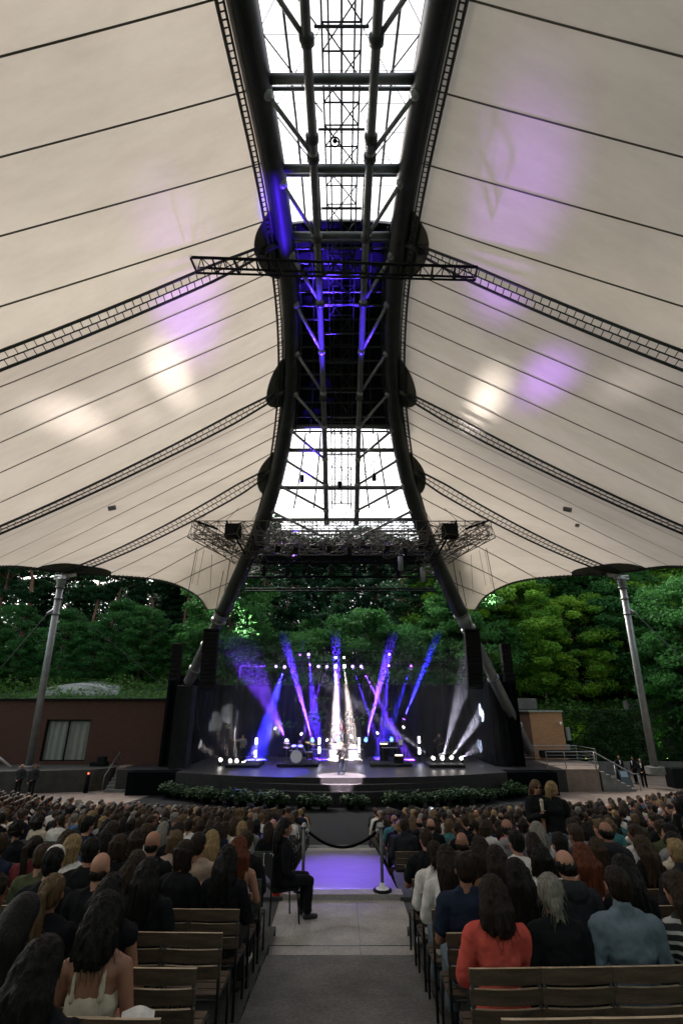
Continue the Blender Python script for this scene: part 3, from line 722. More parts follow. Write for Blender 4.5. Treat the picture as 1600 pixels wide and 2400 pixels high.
# terrace in front of the hall with a curved retaining wall
poly = [(-30, 33.4), (-24, 34.1), (-19, 34.8), (-16, 35.5), (-15.2, 36.2), (-15.2, 38.2), (-30, 38.2)]
struct(MB().prism(poly, Z0 - .2, ZS - .02).build('terrace', M['terrace']))
struct(MB().prism([(-15.2, 36.9), (-12.9, 36.9), (-12.9, 38.2), (-15.2, 38.2)], Z0 - .2, ZS - .025).build('terrace_landing', M['pave']))
r_ = empty('terrace_steps', (0, 0, 0), 0, 'short flight of grey steps with a handrail beside the black stage wing', 'steps')
mb = MB()
for i in range(6): mb.box((-14.05, 36.75 - i * .3, (Z0 + ZS - .03 - (i + 1) * .18) / 2), (1.9, .3, ZS - .03 - (i + 1) * .18 - Z0))
mb.build('stair_flight', M['concrete_dark'], r_)
MB().path([(-15.05, 34.9, Z0 + .1), (-15.05, 35.0, Z0 + .95), (-15.05, 36.9, ZS + .9), (-15.05, 36.95, ZS)], .03, 6).build('handrail', M['steel_mid'], r_, True)
MB().lathe([(0, 0), (.14, 0), (.13, .95), (.1, 1.0), (0, 1.02)], 12, (-16.1, 35.0, Z0)).build('bollard', M['black'], None, True, label='short black bollard with a red light at the end of the retaining wall', cat='bollard')
MB().ell((-16.1, 35.0, Z0 + 1.08), (.06, .06, .05)).build('signal_light', mat('red_light', (.5, .05, .03), .4, emit=(1, .12, .06), es=1.2), None, True, label='tiny red light on top of the black bollard by the hall', cat='light')
q = at(232, 1798, 37.2); MB().box((q.x, q.y, ZS + .12), (1.1, .5, .26)).box((q.x + .15, q.y, ZS + .4), (.5, .45, .35)).build('equipment_case', M['black'], None, bevel=.03, label='low black case lying on the terrace before the brick hall', cat='case')
MB().tube(at(-30, 1752, 33.2), at(29, 1800, 33.2), .07, n=8).build('white_rail', M['steel_light'], None, True, label='sloping pale handrail coming in beside the terrace under the mast', cat='rail')

# right side: tan brick block, awning, ramp railings, steps
tb_ = empty('brick_block', (0, 0, 0), 0, 'small tan brick block with a flat roof edge beside the stage', 'building')
xA, xB = at(1246, 1720, 41).x, at(1322, 1720, 41).x
zt = at(1280, 1669, 41).z
MB().box(((xA + xB) / 2, 41.2, (zt + ZS) / 2), (xB - xA, .4, zt - ZS)).build('wall', M['tanbrick'], tb_)
pa = V((xA, 41.0, 0)); pb = V((xA - 2.0, 43.2, 0))
mb = MB(); mb.add([pa + V((0, 0, ZS)), pb + V((0, 0, ZS)), pb + V((0, 0, zt)), pa + V((0, 0, zt)), V((xA, 41.4, ZS)), V((xA, 44, ZS)), V((xA, 44, zt)), V((xA, 41.4, zt))], [(0, 1, 2, 3), (4, 7, 6, 5)]); mb.build('side_wall', M['tanbrick_shade'], tb_)
MB().prism([(xA - 2.2, 43.3), (xA - .12, 40.9), (xB + .1, 40.9), (xB + .1, 44.5), (xA - 2.2, 44.5)], zt + .003, zt + .11).build('roof', M['galv'], tb_)
mb = MB().box((xB - .25, 40.9, zt - .75), (.18, .2, .14)).tube((xB - .25, 40.85, zt - .78), (xB - .35, 40.6, zt - .85), .07, n=8); mb.build('security_camera', M['white'], None, label='small white security camera on the tan brick wall', cat='camera')
for k, (py0, py1) in enumerate(((1704, 1735), (1745, 1771))):
    a, b = at(1326, py0, 42), at(1335, py1, 42)
    MB().box(((a.x + b.x) / 2, 42, (a.z + b.z) / 2), (.32, .1, a.z - b.z)).box(((a.x + b.x) / 2, 41.93, (a.z + b.z) / 2), (.2, .04, (a.z - b.z) * .8)).build('sign_panel', M['steel_light'], None, label=f'{"upper" if k == 0 else "lower"} small pale panel mounted at the corner of the tan brick block', cat='panel', group='pale panels by the brick block')
# awning
a, b, c_ = at(1143, 1668, 40), at(1174, 1680, 40), at(1176, 1698, 40)
MB().tube(a, b, .09, n=8).tube(b, c_, .09, n=8).box(a.lerp(b, .5) + V((0, .6, .12)), (1.2, 1.2, .05), 0, 0, .2).build('awning_frame', M['galv'], None, label='bent pale metal awning edge between the stage drape and the brick block', cat='awning')
# pale blocks at the arch foot
q = at(1220, 1650, 46); MB().box(q, (2.6, .6, .9)).box(q + V((-2.6, 0, -.05)), (1.6, .6, .9)).build('concrete_block', M['concrete_dark'], None, bevel=.05, label='pale concrete blocks at the foot of the arch above the brick block', cat='block')

r_ = empty('access_steps', (0, 0, 0), 0, 'pale stone steps with metal handrails going down from the stage side', 'steps')
SX0 = at(1322, 1803, 37).x
mb = MB().prism([(13.3, 35.5), (16.6, 35.5), (17.8, 37.8), (17.8, 40.9), (13.3, 40.9)], Z0, ZS - .012); mb.build('platform', M['pave'], r_)
mb = MB()
for i in range(7): mb.box((16.75 + i * .3 + .15, 36.2, (Z0 + ZS - .012 - (i + 1) * .16) / 2), (.3, 1.4, ZS - .012 - (i + 1) * .16 - Z0))
mb.build('stair_flight', M['concrete_dark'], r_)
mb = MB()
pts = [(13.4, 35.6), (14.6, 35.6), (16.5, 35.6)]
for x, y in pts + [(17.7, 37.8), (17.7, 40.8)]: mb.tube((x, y, ZS), (x, y, ZS + 1.0), .028, n=6)
for dz in (1.0, .8, .6, .4, .2):
    w_ = .03 if dz == 1.0 else .014
    mb.path([(13.4, 35.6, ZS + dz), (16.5, 35.6, ZS + dz)], w_, 6); mb.path([(13.4, 40.6, ZS + dz), (17.7, 40.6, ZS + dz), (17.7, 37.8, ZS + dz)], w_, 6)
mb.build('railing', M['galv'], r_)
MB().path([(16.5, 35.5, ZS + 1.0), (18.8, 35.5, Z0 + 1.0), (19.2, 35.5, Z0 + 1.0)], .035, 8).tube((16.5, 35.5, ZS), (16.5, 35.5, ZS + 1.0), .03, n=6).tube((19.1, 35.5, Z0), (19.1, 35.5, Z0 + 1), .03, n=6).tube((17.7, 35.5, Z0 + .4), (17.7, 35.5, Z0 + 1.5), .03, n=6).build('handrail', M['galv'], r_, True)
# grey bench like object behind the railing
q = at(1305, 1765, 40); MB().box((q.x, 40, ZS + .5), (2.6, .4, .5)).build('storage_bin', M['black'], None, bevel=.05, label='low dark bin behind the railing in front of the tan brick wall', cat='bin')

# ivy wall and low grey wall
lw = MB().box((27.0, 43.35, Z0 + .45), (18.4, .3, .95)).build('low_wall', M['concrete_dark'], None, label='low plain grey wall running below the ivy', cat='wall')
iv = empty('ivy_wall', (0, 0, 0), 0, 'high wall completely covered in dark green ivy', 'wall')
MB().box((20.6, 44.6, -2.6), (7.0, .5, 4.1)).box((29.5, 44.5, -2.2), (10.9, .6, 4.9)).build('wall', M['concrete_dark'], iv)
def leaves(pts, size, seed=1, up=.35, quad=True):
    rnd = np.random.default_rng(seed); pts = np.asarray(pts, float); n = len(pts)
    nrm = rnd.normal(size=(n, 3)); nrm[:, 2] = np.abs(nrm[:, 2]) + up; nrm /= np.linalg.norm(nrm, axis=1)[:, None]
    a = np.cross(nrm, rnd.normal(size=(n, 3))); a /= np.linalg.norm(a, axis=1)[:, None]; b = np.cross(nrm, a)
    sz = size * (.55 + .9 * rnd.random(n))[:, None]
    v = np.stack([pts - a * sz, pts - b * sz * .5 + nrm * sz * .12, pts + a * sz, pts + b * sz * .5 + nrm * sz * .12], 1).reshape(-1, 3)
    return v, np.arange(4 * n).reshape(n, 4)
def npmesh(name, v, f, mats, mi=None, smooth=False):
    me = bpy.data.meshes.new(name); k = f.shape[1]
    me.vertices.add(len(v)); me.vertices.foreach_set('co', v.astype(np.float32).ravel())
    me.loops.add(f.size); me.loops.foreach_set('vertex_index', f.ravel().astype(np.int32))
    me.polygons.add(len(f)); me.polygons.foreach_set('loop_start', np.arange(0, f.size, k, dtype=np.int32)); me.polygons.foreach_set('loop_total', np.full(len(f), k, np.int32))
    for m in mats: me.materials.append(m)
    if mi is not None: me.polygons.foreach_set('material_index', mi.astype(np.int32))
    me.update(calc_edges=True); return me
def obj_of(name, me, parent=None, loc=None):
    o = bpy.data.objects.new(name, me); COL.objects.link(o)
    if parent: o.parent = parent
    if loc is not None: o.location = loc
    return o
rg = np.random.default_rng(3)
n = 15000; px_ = np.concatenate([rg.uniform(17.2, 24.1, n), rg.uniform(24.0, 35, n)]); pz_ = np.concatenate([rg.uniform(-4.4, -.45, n), rg.uniform(-4.4, .35, n)])
cl = np.array([noise.noise(V((x * 1.3, z * 1.3, 5))) for x, z in zip(px_, pz_)])
py_ = np.concatenate([np.full(n, 44.3), np.full(n, 44.15)]) - np.clip(cl + .3, 0, 1) * .45 - rg.random(2 * n) * .12
v_, f_ = leaves(np.stack([px_, py_, pz_], 1), .10, 4); obj_of('ivy_foliage', npmesh('ivy', v_, f_, [M['ivy']]), iv)
# hanging plant over the low wall
q = at(1515, 1797, 43.1); c = np.array(q); pts = c + rg.normal(size=(500, 3)) * (.45, .15, .4); v_, f_ = leaves(pts, .13, 9)
tag(obj_of('hanging_shrub', npmesh('shrub', v_, f_, [M['ivy']])), 'dark drooping shrub hanging over the low grey wall', 'shrub')
# dark low block at far side in front of the low wall
MB().box((25.5, 37.0, Z0 + .6), (7.0, 1.0, 1.2)).build('barrier_block', M['black'], None, bevel=.04, label='long dark block in front of the low grey wall at the seat end', cat='block')

# ------------------------------------------------------------------ trees
def crown_pts(rnd, kind, n):
    P = []
    if kind == 'broad':          # clumped irregular dome, base at z=0 .. ~11 m
        nc = 85; C = []
        for _ in range(nc):
            a = rnd.uniform(0, 2 * PI); z = rnd.uniform(1.5, 12.0); rmax = 4.4 * math.sin(PI * min(1, (z + 1.5) / 14.2)) ** .6
            rr = rmax * math.sqrt(rnd.uniform(.25, 1)); C.append((rr * math.cos(a), rr * math.sin(a), z, rnd.uniform(.55, 1.25)))
        for _ in range(n):
            c = C[rnd.integers(nc)]; d = rnd.normal(size=3); d /= np.linalg.norm(d); d *= c[3] * rnd.random() ** .4; P.append((c[0] + d[0] * 1.25, c[1] + d[1] * 1.25, c[2] + d[2] * .6))
    elif kind == 'pine':         # high layered crown
        nc = 46; C = []
        for _ in range(nc):
            a = rnd.uniform(0, 2 * PI); z = rnd.uniform(9.5, 20); rr = rnd.uniform(.3, 3.4) * (1.1 - (z - 9) / 15); C.append((rr * math.cos(a), rr * math.sin(a), z, rnd.uniform(.6, 1.3)))
        for _ in range(n):
            c = C[rnd.integers(nc)]; d = rnd.normal(size=3); d /= np.linalg.norm(d); d *= c[3] * rnd.random() ** .4; P.append((c[0] + d[0] * 1.2, c[1] + d[1] * 1.2, c[2] + d[2] * .4))
    else:                        # spruce-like to the ground, drooping tiers
        for _ in range(n):
            z = 14 * (1 - rnd.random() ** .62); tierz = round(z / .8) * .8; rmax = 3.6 * (1 - z / 15) + .2
            k = rnd.integers(7); a = 2 * PI * k / 7 + tierz * 2.3 + rnd.normal() * .22; rr = rmax * rnd.random() ** .6
            P.append((rr * math.cos(a), rr * math.sin(a), tierz - .16 * rr + rnd.normal() * .14))
    return np.array(P)
TREES = {}
def tree_proto(key, kind, n, leaf, size, H, r0, bark, seed, mats):
    rnd = np.random.default_rng(seed)
    v, f = leaves(crown_pts(rnd, kind, n), size, seed, .5); cm = npmesh('crown', v, f, [mats])
    mb = MB(); random.seed(seed)
    base = [V((0, 0, -.8))]; 
    for k in range(1, 9): base.append(V((random.gauss(0, .12) * k * .4, random.gauss(0, .12) * k * .4, H * k / 8)))
    mb.path(base, [r0 * (1.15 - .95 * k / 8) for k in range(9)], 9)
    for k in range(16):
        f_ = random.uniform(.3 if kind != 'pine' else .5, .92); p = base[int(f_ * 8)].lerp(base[min(8, int(f_ * 8) + 1)], f_ * 8 % 1); a = random.uniform(0, 2 * PI); L = random.uniform(1.5, 3.4) * (1.25 - f_)
        q1 = p + V((math.cos(a) * L * .6, math.sin(a) * L * .6, L * .35)); q2 = q1 + V((math.cos(a + .3) * L * .6, math.sin(a + .3) * L * .6, L * .25))
        mb.path([p, q1, q2], [r0 * .38 * (1.2 - f_), r0 * .25 * (1.2 - f_), .015], 5)
    TREES[key] = (cm, mb.mesh('trunk', bark, True))
tree_proto('broad_a', 'broad', 22000, 0, .155, 10.5, .24, M['bark'], 11, M['leaf'])
tree_proto('broad_b', 'broad', 22000, 0, .155, 10.0, .22, M['bark'], 12, M['leaf'])
tree_proto('dark_a', 'broad', 20000, 0, .16, 10.5, .22, M['bark'], 13, M['leaf_d'])
tree_proto('spruce', 'spruce', 20000, 0, .17, 14, .2, M['bark'], 14, M['needle'])
tree_proto('pine_a', 'pine', 12000, 0, .16, 19, .24, M['pinebark'], 15, M['needle'])
tree_proto('pine_b', 'pine', 12000, 0, .16, 18, .2, M['pinebark'], 16, M['needle'])
TN = {'broad_a': 'broadleaf_tree', 'broad_b': 'broadleaf_tree', 'dark_a': 'broadleaf_tree', 'spruce': 'spruce_tree', 'pine_a': 'pine_tree', 'pine_b': 'pine_tree'}
ORD = ['', 'first', 'second', 'third', 'fourth', 'fifth', 'sixth', 'seventh', 'eighth', 'ninth', 'tenth', 'eleventh', 'twelfth', 'thirteenth', 'fourteenth', 'fifteenth', 'sixteenth', 'seventeenth', 'eighteenth', 'nineteenth', 'twentieth',
       'twenty-first', 'twenty-second', 'twenty-third', 'twenty-fourth', 'twenty-fifth', 'twenty-sixth', 'twenty-seventh', 'twenty-eighth', 'twenty-ninth', 'thirtieth', 'thirty-first', 'thirty-second', 'thirty-third', 'thirty-fourth', 'thirty-fifth', 'thirty-sixth', 'thirty-seventh', 'thirty-eighth', 'thirty-ninth', 'fortieth']
TPLAN = []
random.seed(21)
def plant(key, x, y, sc, zone, dz=0): TPLAN.append((key, x, y, sc, zone, dz))
# ivy-wall side: bright broadleaf front, darker behind
for k in range(13): plant(random.choice(['broad_a', 'broad_b', 'dark_a']), 14.5 + k * 2.55 + random.uniform(-.8, .8), 50.5 + random.uniform(-.8, 1.2), random.uniform(.8, 1.05), 'over the ivy wall', 0)
for k in range(13): plant(random.choice(['dark_a', 'broad_b', 'spruce']), 13.5 + k * 2.9 + random.uniform(-1, 1), 55.5 + random.uniform(-1.2, 1.2), random.uniform(1.1, 1.4), 'high behind the ivy wall', 0)
for k in range(11): plant(random.choice(['pine_a', 'spruce', 'dark_a']), 14 + k * 4 + random.uniform(-1, 1), 59 + random.uniform(-1.5, 1.5), random.uniform(1.15, 1.45), 'topmost behind the ivy wall', 0)
# behind the stage
for k in range(10): plant(random.choice(['dark_a', 'spruce', 'dark_a']), -11 + k * 2.7 + random.uniform(-.8, .8), 49 + random.uniform(-1, 1), random.uniform(.95, 1.2), 'close behind the stage', -1)
for k in range(9): plant(random.choice(['pine_a', 'pine_b', 'spruce', 'dark_a']), -12 + k * 3.1 + random.uniform(-1, 1), 55 + random.uniform(-1.5, 1.5), random.uniform(.86, .97), 'further behind the stage', -1)
for k in range(9): plant(random.choice(['pine_b', 'dark_a', 'spruce']), -13 + k * 3.4 + random.uniform(-1, 1), 62 + random.uniform(-1.5, 1.5), random.uniform(.8, .92), 'far behind the stage', -1)
# brick-hall side
for k in range(8): plant('dark_a', -13.5 - k * 2.9 + random.uniform(-1, 1), 50.0 + random.uniform(-1, 1.5), random.uniform(.42, .72), 'just behind the brick hall', -.5)
for k in range(10): plant(random.choice(['pine_a', 'pine_b']), -12 - k * 3.1 + random.uniform(-1, 1), 55 + random.uniform(-2.5, 2.5), random.uniform(.85, 1.1), 'further behind the brick hall', 0)
for k in range(11): plant(random.choice(['pine_a', 'pine_b', 'spruce']), -12.5 - k * 3.2 + random.uniform(-1, 1), 61.5 + random.uniform(-1.5, 1.5), random.uniform(.8, 1.0), 'far behind the brick hall', 0)
for k in range(7): plant('dark_a', -33 - k * 2.0 + random.uniform(-1, 1), 38 + k * 2.0 - 3 * (k % 2), random.uniform(.8, 1.0), 'beside the brick hall', 0)
for k in range(5): plant('dark_a', 31 + k * 2.0, 44 - k * 5.0, random.uniform(1.0, 1.2), 'beyond the ivy wall', 0)
cnt = {}
TD = {'broad_a': 'bright green broadleaf tree', 'broad_b': 'pale green broadleaf tree', 'dark_a': 'dark green broadleaf tree', 'spruce': 'dark drooping spruce', 'pine_a': 'tall reddish pine', 'pine_b': 'slim tall pine'}
TG = {'broadleaf_tree': 'broadleaf trees around the venue', 'spruce_tree': 'spruces around the venue', 'pine_tree': 'pines around the venue'}
for key, x, y, sc, zone, dz in sorted(TPLAN, key=lambda t: (t[4], t[1])):
    k = cnt[(key, zone)] = cnt.get((key, zone), 0) + 1
    cm, tm = TREES[key]; nm = TN[key]
    o = empty(nm, (x, y, hill(x, y) + dz), random.uniform(0, 2 * PI), f'{TD[key]}, {ORD[k]} from the hall end, {zone}', 'tree', TG[nm]); o.scale = (sc, sc, sc * random.uniform(.95, 1.08))
    obj_of('trunk', tm, o); obj_of('crown', cm, o)
# undergrowth on the bank
pts = []
for _ in range(50000):
    x = rg.uniform(-34, 34); y = rg.uniform(44.5, 62)
    if x > 12.5 and y < 46: continue
    h = max(0, noise.noise(V((x * .35, y * .35, 3))) + .35) * 1.5
    pts.append((x, y, hill(x, y) + rg.random() * (h + .25)))
v_, f_ = leaves(pts, .13, 8, .8); o = obj_of('undergrowth', npmesh('undergrowth', v_, f_, [M['bank']])); o['kind'] = 'stuff'; o['label'] = 'low green undergrowth covering the wooded bank'
# far wood that closes the view between the trunks
pts = []
for _ in range(130000):
    x = rg.uniform(-62, 62) if _ < 90000 else rg.uniform(-13, 15); y = rg.uniform(70, 78); top = 19 + 2 * noise.noise(V((x * .12, .3, 0)))
    pts.append((x, y, hill(x, y) - 1 + rg.random() ** .9 * (top * (.62 if x < -12 else (1.15 if x < 13 else 1.0)))))
v_, f_ = leaves(pts, .3, 10, .3); o = obj_of('far_wood', npmesh('far_wood', v_, f_, [M['needle']])); o['kind'] = 'stuff'; o['label'] = 'far dark wood reading as one mass behind the trees'

# planters in front of the stage: pots with ferny plants
random.seed(5)
def plant_proto(seed, n=420):
    rnd = np.random.default_rng(seed); V_ = []; F_ = []; k = 0
    for _ in range(n):
        a = rnd.uniform(0, 2 * PI); r = .5 * math.sqrt(rnd.random()); z = .35 + rnd.random() * .55 * (1.2 - r)
        V_.append((r * math.cos(a), r * math.sin(a), z))
    return leaves(V_, .085, seed, .6)
PL = [npmesh('leafage', *plant_proto(s_), [M['fern']]) for s_ in (31, 32, 33)]
pot = MB().lathe([(0, 0), (.17, 0), (.22, .36), (.25, .38), (.22, .4), (.2, .34), (0, .34)], 14).mesh('pot', M['black'], True)
n = 0
for i, x in enumerate(np.linspace(-10.4, 10.6, 30)):
    if i in (11, 14, 17): continue
    n += 1; y = 29.75 + (x * x) * .033 + random.uniform(-.15, .15)
    o = empty('potted_plant', (x + random.uniform(-.12, .12), y, Z0), random.uniform(0, 6), f'{ORD[n]} bushy green potted plant from the hall end along the stage front', 'plant', 'potted plants along the stage front'); sc = random.uniform(.8, 1.1); o.scale = (sc * 1.15, sc * 1.15, sc * .85)
    obj_of('pot', pot, o); obj_of('leafage', PL[i % 3], o)
for k, x in enumerate((-2.0, 2.9)):
    MB().box((x, 30.0, Z0 + .3), (.7, .45, .6)).box((x, 29.77, Z0 + .3), (.6, .02, .5)).build('floor_speaker', M['black'], None, bevel=.03, label=f'black front-fill speaker among the plants, {"hall" if k == 0 else "ivy"} side of the stage centre', cat='speaker', group='floor speakers')
o = empty('potted_plant', (at(1198, 1858, 33).x, 33.0, Z0), 0, 'lone pale green potted plant in front of the ivy side stage wing', 'plant', 'potted plants along the stage front'); obj_of('pot', pot, o); obj_of('leafage', PL[1], o)
# ------------------------------------------------------------------ people
def fabric(name, col, rough=.85): return mat('cloth_' + name, col, rough, spec=.12, var=.12, vs=14, bump=.25, bs=18)
FAB = {k: fabric(k, c) for k, c in dict(black=(.008, .009, .011), charcoal=(.022, .024, .028), navy=(.014, .022, .042), white=(.62, .60, .58), cream=(.50, .44, .34), grey=(.20, .20, .20), beige=(.36, .27, .21),
      olive=(.06, .07, .035), pink=(.55, .06, .16), coral=(.52, .085, .065), blue=(.05, .12, .26), lilac=(.20, .16, .38), yellow=(.55, .50, .10), brown=(.14, .075, .04), teal=(.05, .16, .17), denim=(.125, .17, .21), maroon=(.12, .02, .025), floral=(.4, .22, .24)).items()}
def stripes(name, c1, c2, sc, ax=2):
    m = mat(name, c1, .85); t = m.node_tree; tc = t.nodes.new('ShaderNodeTexCoord'); w = t.nodes.new('ShaderNodeTexWave'); w.bands_direction = 'XYZ'[ax]; w.inputs['Scale'].default_value = sc; w.inputs['Distortion'].default_value = .4
    r = t.nodes.new('ShaderNodeValToRGB'); r.color_ramp.interpolation = 'CONSTANT'; r.color_ramp.elements[0].color = (*c1, 1); r.color_ramp.elements[1].color = (*c2, 1); r.color_ramp.elements[1].position = .72
    t.links.new(tc.outputs['Object'], w.inputs[0]); t.links.new(w.outputs[0], r.inputs[0]); t.links.new(r.outputs[0], t.nodes['Principled BSDF'].inputs['Base Color']); return m
FAB['striped'] = stripes('cloth_striped', (.012, .012, .014), (.42, .42, .40), 5.2)
def speck(name, c1, c2, sc, lo=.5):
    m = mat(name, c1, .85); t = m.node_tree; tc = t.nodes.new('ShaderNodeTexCoord'); w = t.nodes.new('ShaderNodeTexNoise'); w.inputs['Scale'].default_value = sc
    r = t.nodes.new('ShaderNodeValToRGB'); r.color_ramp.elements[0].color = (*c1, 1); r.color_ramp.elements[1].color = (*c2, 1); r.color_ramp.elements[0].position = lo; r.color_ramp.elements[1].position = lo + .06
    t.links.new(tc.outputs['Object'], w.inputs[0]); t.links.new(w.outputs[0], r.inputs[0]); t.links.new(r.outputs[0], t.nodes['Principled BSDF'].inputs['Base Color']); return m
FAB['floral'] = speck('cloth_floral', (.50, .46, .42), (.30, .04, .08), 16)
def hairm(name, c):
    m = mat('hair_' + name, c, .5, var=.45, vs=26, bump=.9, bs=34, stretch=(3, 3, .25)); m.node_tree.nodes['Principled BSDF'].inputs['Specular IOR Level'].default_value = .2; return m
HAIR = {k: hairm(k, c) for k, c in dict(black=(.006, .005, .005), dark=(.016, .010, .007), brown=(.030, .018, .011), chestnut=(.042, .024, .014), auburn=(.10, .026, .011), fair=(.11, .07, .036), blond=(.26, .18, .085), grey=(.20, .19, .165)).items()}
HN = dict(black='black', dark='dark brown', brown='brown', chestnut='chestnut', auburn='auburn', fair='dark blond', blond='blond', grey='grey')
def skinm(n, c):
    m = mat('skin_' + n, c, .55, var=.08, vs=9); p = m.node_tree.nodes['Principled BSDF']; p.inputs['Subsurface Weight'].default_value = .0; return m
SKIN = [skinm('a', (.32, .15, .095)), skinm('b', (.26, .12, .075)), skinm('c', (.38, .19, .125))]
M['shoe'] = mat('shoe', (.02, .02, .022), .5); M['shoe_w'] = mat('shoe_white', (.6, .6, .58), .5)

def remesh(mb, vox, smooth=4, name='m'):
    me = mb.mesh(name, [], True); o = bpy.data.objects.new('tmp', me); COL.objects.link(o)
    r = o.modifiers.new('r', 'REMESH'); r.mode = 'VOXEL'; r.voxel_size = vox; r.use_smooth_shade = True
    s_ = o.modifiers.new('s', 'SMOOTH'); s_.iterations = smooth; s_.factor = .5
    dg = bpy.context.evaluated_depsgraph_get(); dg.update(); ev = o.evaluated_get(dg)
    out = bpy.data.meshes.new_from_object(ev); out.name = name
    bpy.data.objects.remove(o); bpy.data.meshes.remove(me)
    out.polygons.foreach_set('use_smooth', [True] * len(out.polygons)); return out

class Fig:
    """joint layout of one pose; y forward, z up, origin on the floor below the hips"""
    def __init__(s, stand=False, lean=0.0, arms='lap', turn=0.0, nod=0.0, tilt=0.0, legs='sit', female=False):
        s.f = female; w = .93 if female else 1.0
        bz = .93 if stand else .51
        s.pel = V((0, 0, bz)); s.stand = stand
        U = lambda x, y, z: V((x * w, y + lean * (z), bz + z))
        s.ab = U(0, .01, .17); s.ch = U(0, .0, .38); s.nb = U(0, -.015, .53); s.hd = U(0, .025, .705)
        s.hc = s.hd
        s.sh = {k: U(k * .185, -.005, .47) for k in (-1, 1)}
        s.HR = Matrix.Rotation(turn, 3, 'Z') @ Matrix.Rotation(tilt, 3, 'Y') @ Matrix.Rotation(-nod, 3, 'X')
        A = dict(lap=((.25, .03, .2), (.13, .28, .12), (.07, .36, .12)), phone=((.24, .1, .2), (.12, .33, .3), (.06, .38, .38)), cross=((.26, .08, .2), (.05, .27, .22), (-.09, .27, .24)),
                 side=((.25, -.02, .17), (.26, .04, -.08), (.25, .08, -.16)), chin=((.24, .22, .14), (.1, .26, .38), (.06, .2, .5)), up=((.27, .2, .3), (.18, .34, .5), (.13, .36, .6)),
                 mic=((.26, .16, .2), (.1, .28, .47), (.05, .24, .56)), clasp=((.24, -.02, .18), (.1, .2, .02), (.02, .26, .0)), wide=((.3, .02, .2), (.4, .2, .1), (.42, .28, .06)), out=((.36, .12, .42), (.58, .28, .48), (.66, .33, .5)),
                 play=((.27, .0, .2), (.08, .2, .16), (.02, .22, .14)), fret=((.3, .1, .24), (.42, .26, .3), (.42, .3, .36)))
        arms = arms if isinstance(arms, tuple) else (arms, arms); s.arm = {}
        for k, nm in ((-1, arms[0]), (1, arms[1])): s.arm[k] = [s.sh[k]] + [U(k * a, b, c) for a, b, c in A[nm]]
        if stand:
            sp = {'sit': .0, 'walk': .16, 'wide': .0}[legs]; ww = .16 if legs == 'wide' else .1
            s.leg = {k: [V((k * .09, 0, bz - .02)), V((k * (.1 + (ww - .1) * .5), .02 + k * sp * .6, .5)), V((k * ww, -.02 + k * sp, .09))] for k in (-1, 1)}
        else:
            kx = .17 if legs == 'wide' else .1
            s.leg = {k: [V((k * .09, .02, bz)), V((k * kx, .43, .50)), V((k * kx, .40, .09))] for k in (-1, 1)}
    def torso(s, mb, g=0.0, low=True, top=True):
        fw = .9 if s.f else 1.0
        mb.ell(s.ch + V((0, .0, .0)), (.155 * fw + g, .108 + g, .19 + g), nu=18, nv=12)
        mb.ell(s.ch + V((0, -.012, .07)), (.165 * fw + g, .095 + g, .1 + g), nu=18, nv=10)
        mb.ell(s.ab, (.14 * fw + g, .105 + g, .18 + g), nu=18, nv=12)
        if s.f: mb.ell(s.ch + V((0, .085, -.02)), (.12 + g, .06 + g, .07 + g))
        if low: mb.ell(s.pel + V((0, -.015, .03)), (.17 + g, .125 + g, .135 + g), nu=18, nv=12)
        if top:
            mb.cap(s.sh[-1] + V((.01, 0, -.005)), s.sh[1] + V((-.01, 0, -.005)), .058 * fw + g)
            for k in (-1, 1): mb.cap(s.sh[k] + V((-k * .02, 0, .005)), s.nb + V((k * .03, 0, .02)), .05 + g * .8, .045 + g * .3)
    def body(s):
        mb = MB(); s.torso(mb)
        mb.cap(s.nb, s.hd + s.HR @ V((0, -.02, -.06)), .058 if not s.f else .05, .052 if not s.f else .045)
        H = lambda v: s.hc + s.HR @ V(v)
        mb.ell(H((0, -.008, .028)), (.075, .094, .088), s.HR, 18, 12)
        mb.ell(H((0, .02, -.035)), (.058, .072, .078), s.HR, 16, 10)
        mb.ell(H((0, .045, -.085)), (.032, .035, .026), s.HR)
        mb.cap(H((0, .088, .01)), H((0, .104, -.025)), .010, .014)
        mb.ell(H((0, .082, -.058)), (.024, .012, .010), s.HR)
        for k in (-1, 1):
            mb.ell(H((k * .077, -.005, -.012)), (.012, .022, .032), s.HR); mb.ell(H((k * .03, .078, .022)), (.02, .012, .008), s.HR)
            a = s.arm[k]; mb.cap(a[0], a[1], .050, .038); mb.cap(a[1], a[2], .038, .025)
            d = (a[3] - a[2]).normalized(); pm = a[2] + d * .05
            sd_ = d.cross(V((0, 0, 1))); sd_ = sd_.normalized() if sd_.length > .1 else V((1, 0, 0)); dn = sd_.cross(d).normalized()
            for o in (-.026, -.009, .009, .026): mb.cap(a[2], pm + sd_ * o + d * .035, .018, .013, 8)
            for o, L in ((-.031, .058), (-.0105, .072), (.0105, .076), (.031, .062)):
                q = pm + sd_ * o * 1.1 + d * .04; q2 = q + d * L * .5 - dn * .008; mb.cap(q, q2, .0095, .009, 7); mb.cap(q2, q2 + d * L * .4 - dn * .024, .009, .0075, 7)
            q = a[2] + d * .02 - sd_ * k * .02; mb.cap(q, q - sd_ * k * .035 + d * .04, .013, .011, 7); mb.cap(q - sd_ * k * .035 + d * .04, q - sd_ * k * .036 + d * .075 - dn * .01, .011, .009, 7)
            l = s.leg[k]; mb.cap(l[0], l[1], .082, .056); mb.cap(l[1], l[2], .055, .036)
            mb.ell(l[1].lerp(l[2], .3) + V((0, -.02, 0)), (.05, .05, .1)); mb.cap(l[2] + V((0, -.03, -.04)), l[2] + V((k * .02, .14, -.06)), .036, .028)
        return mb
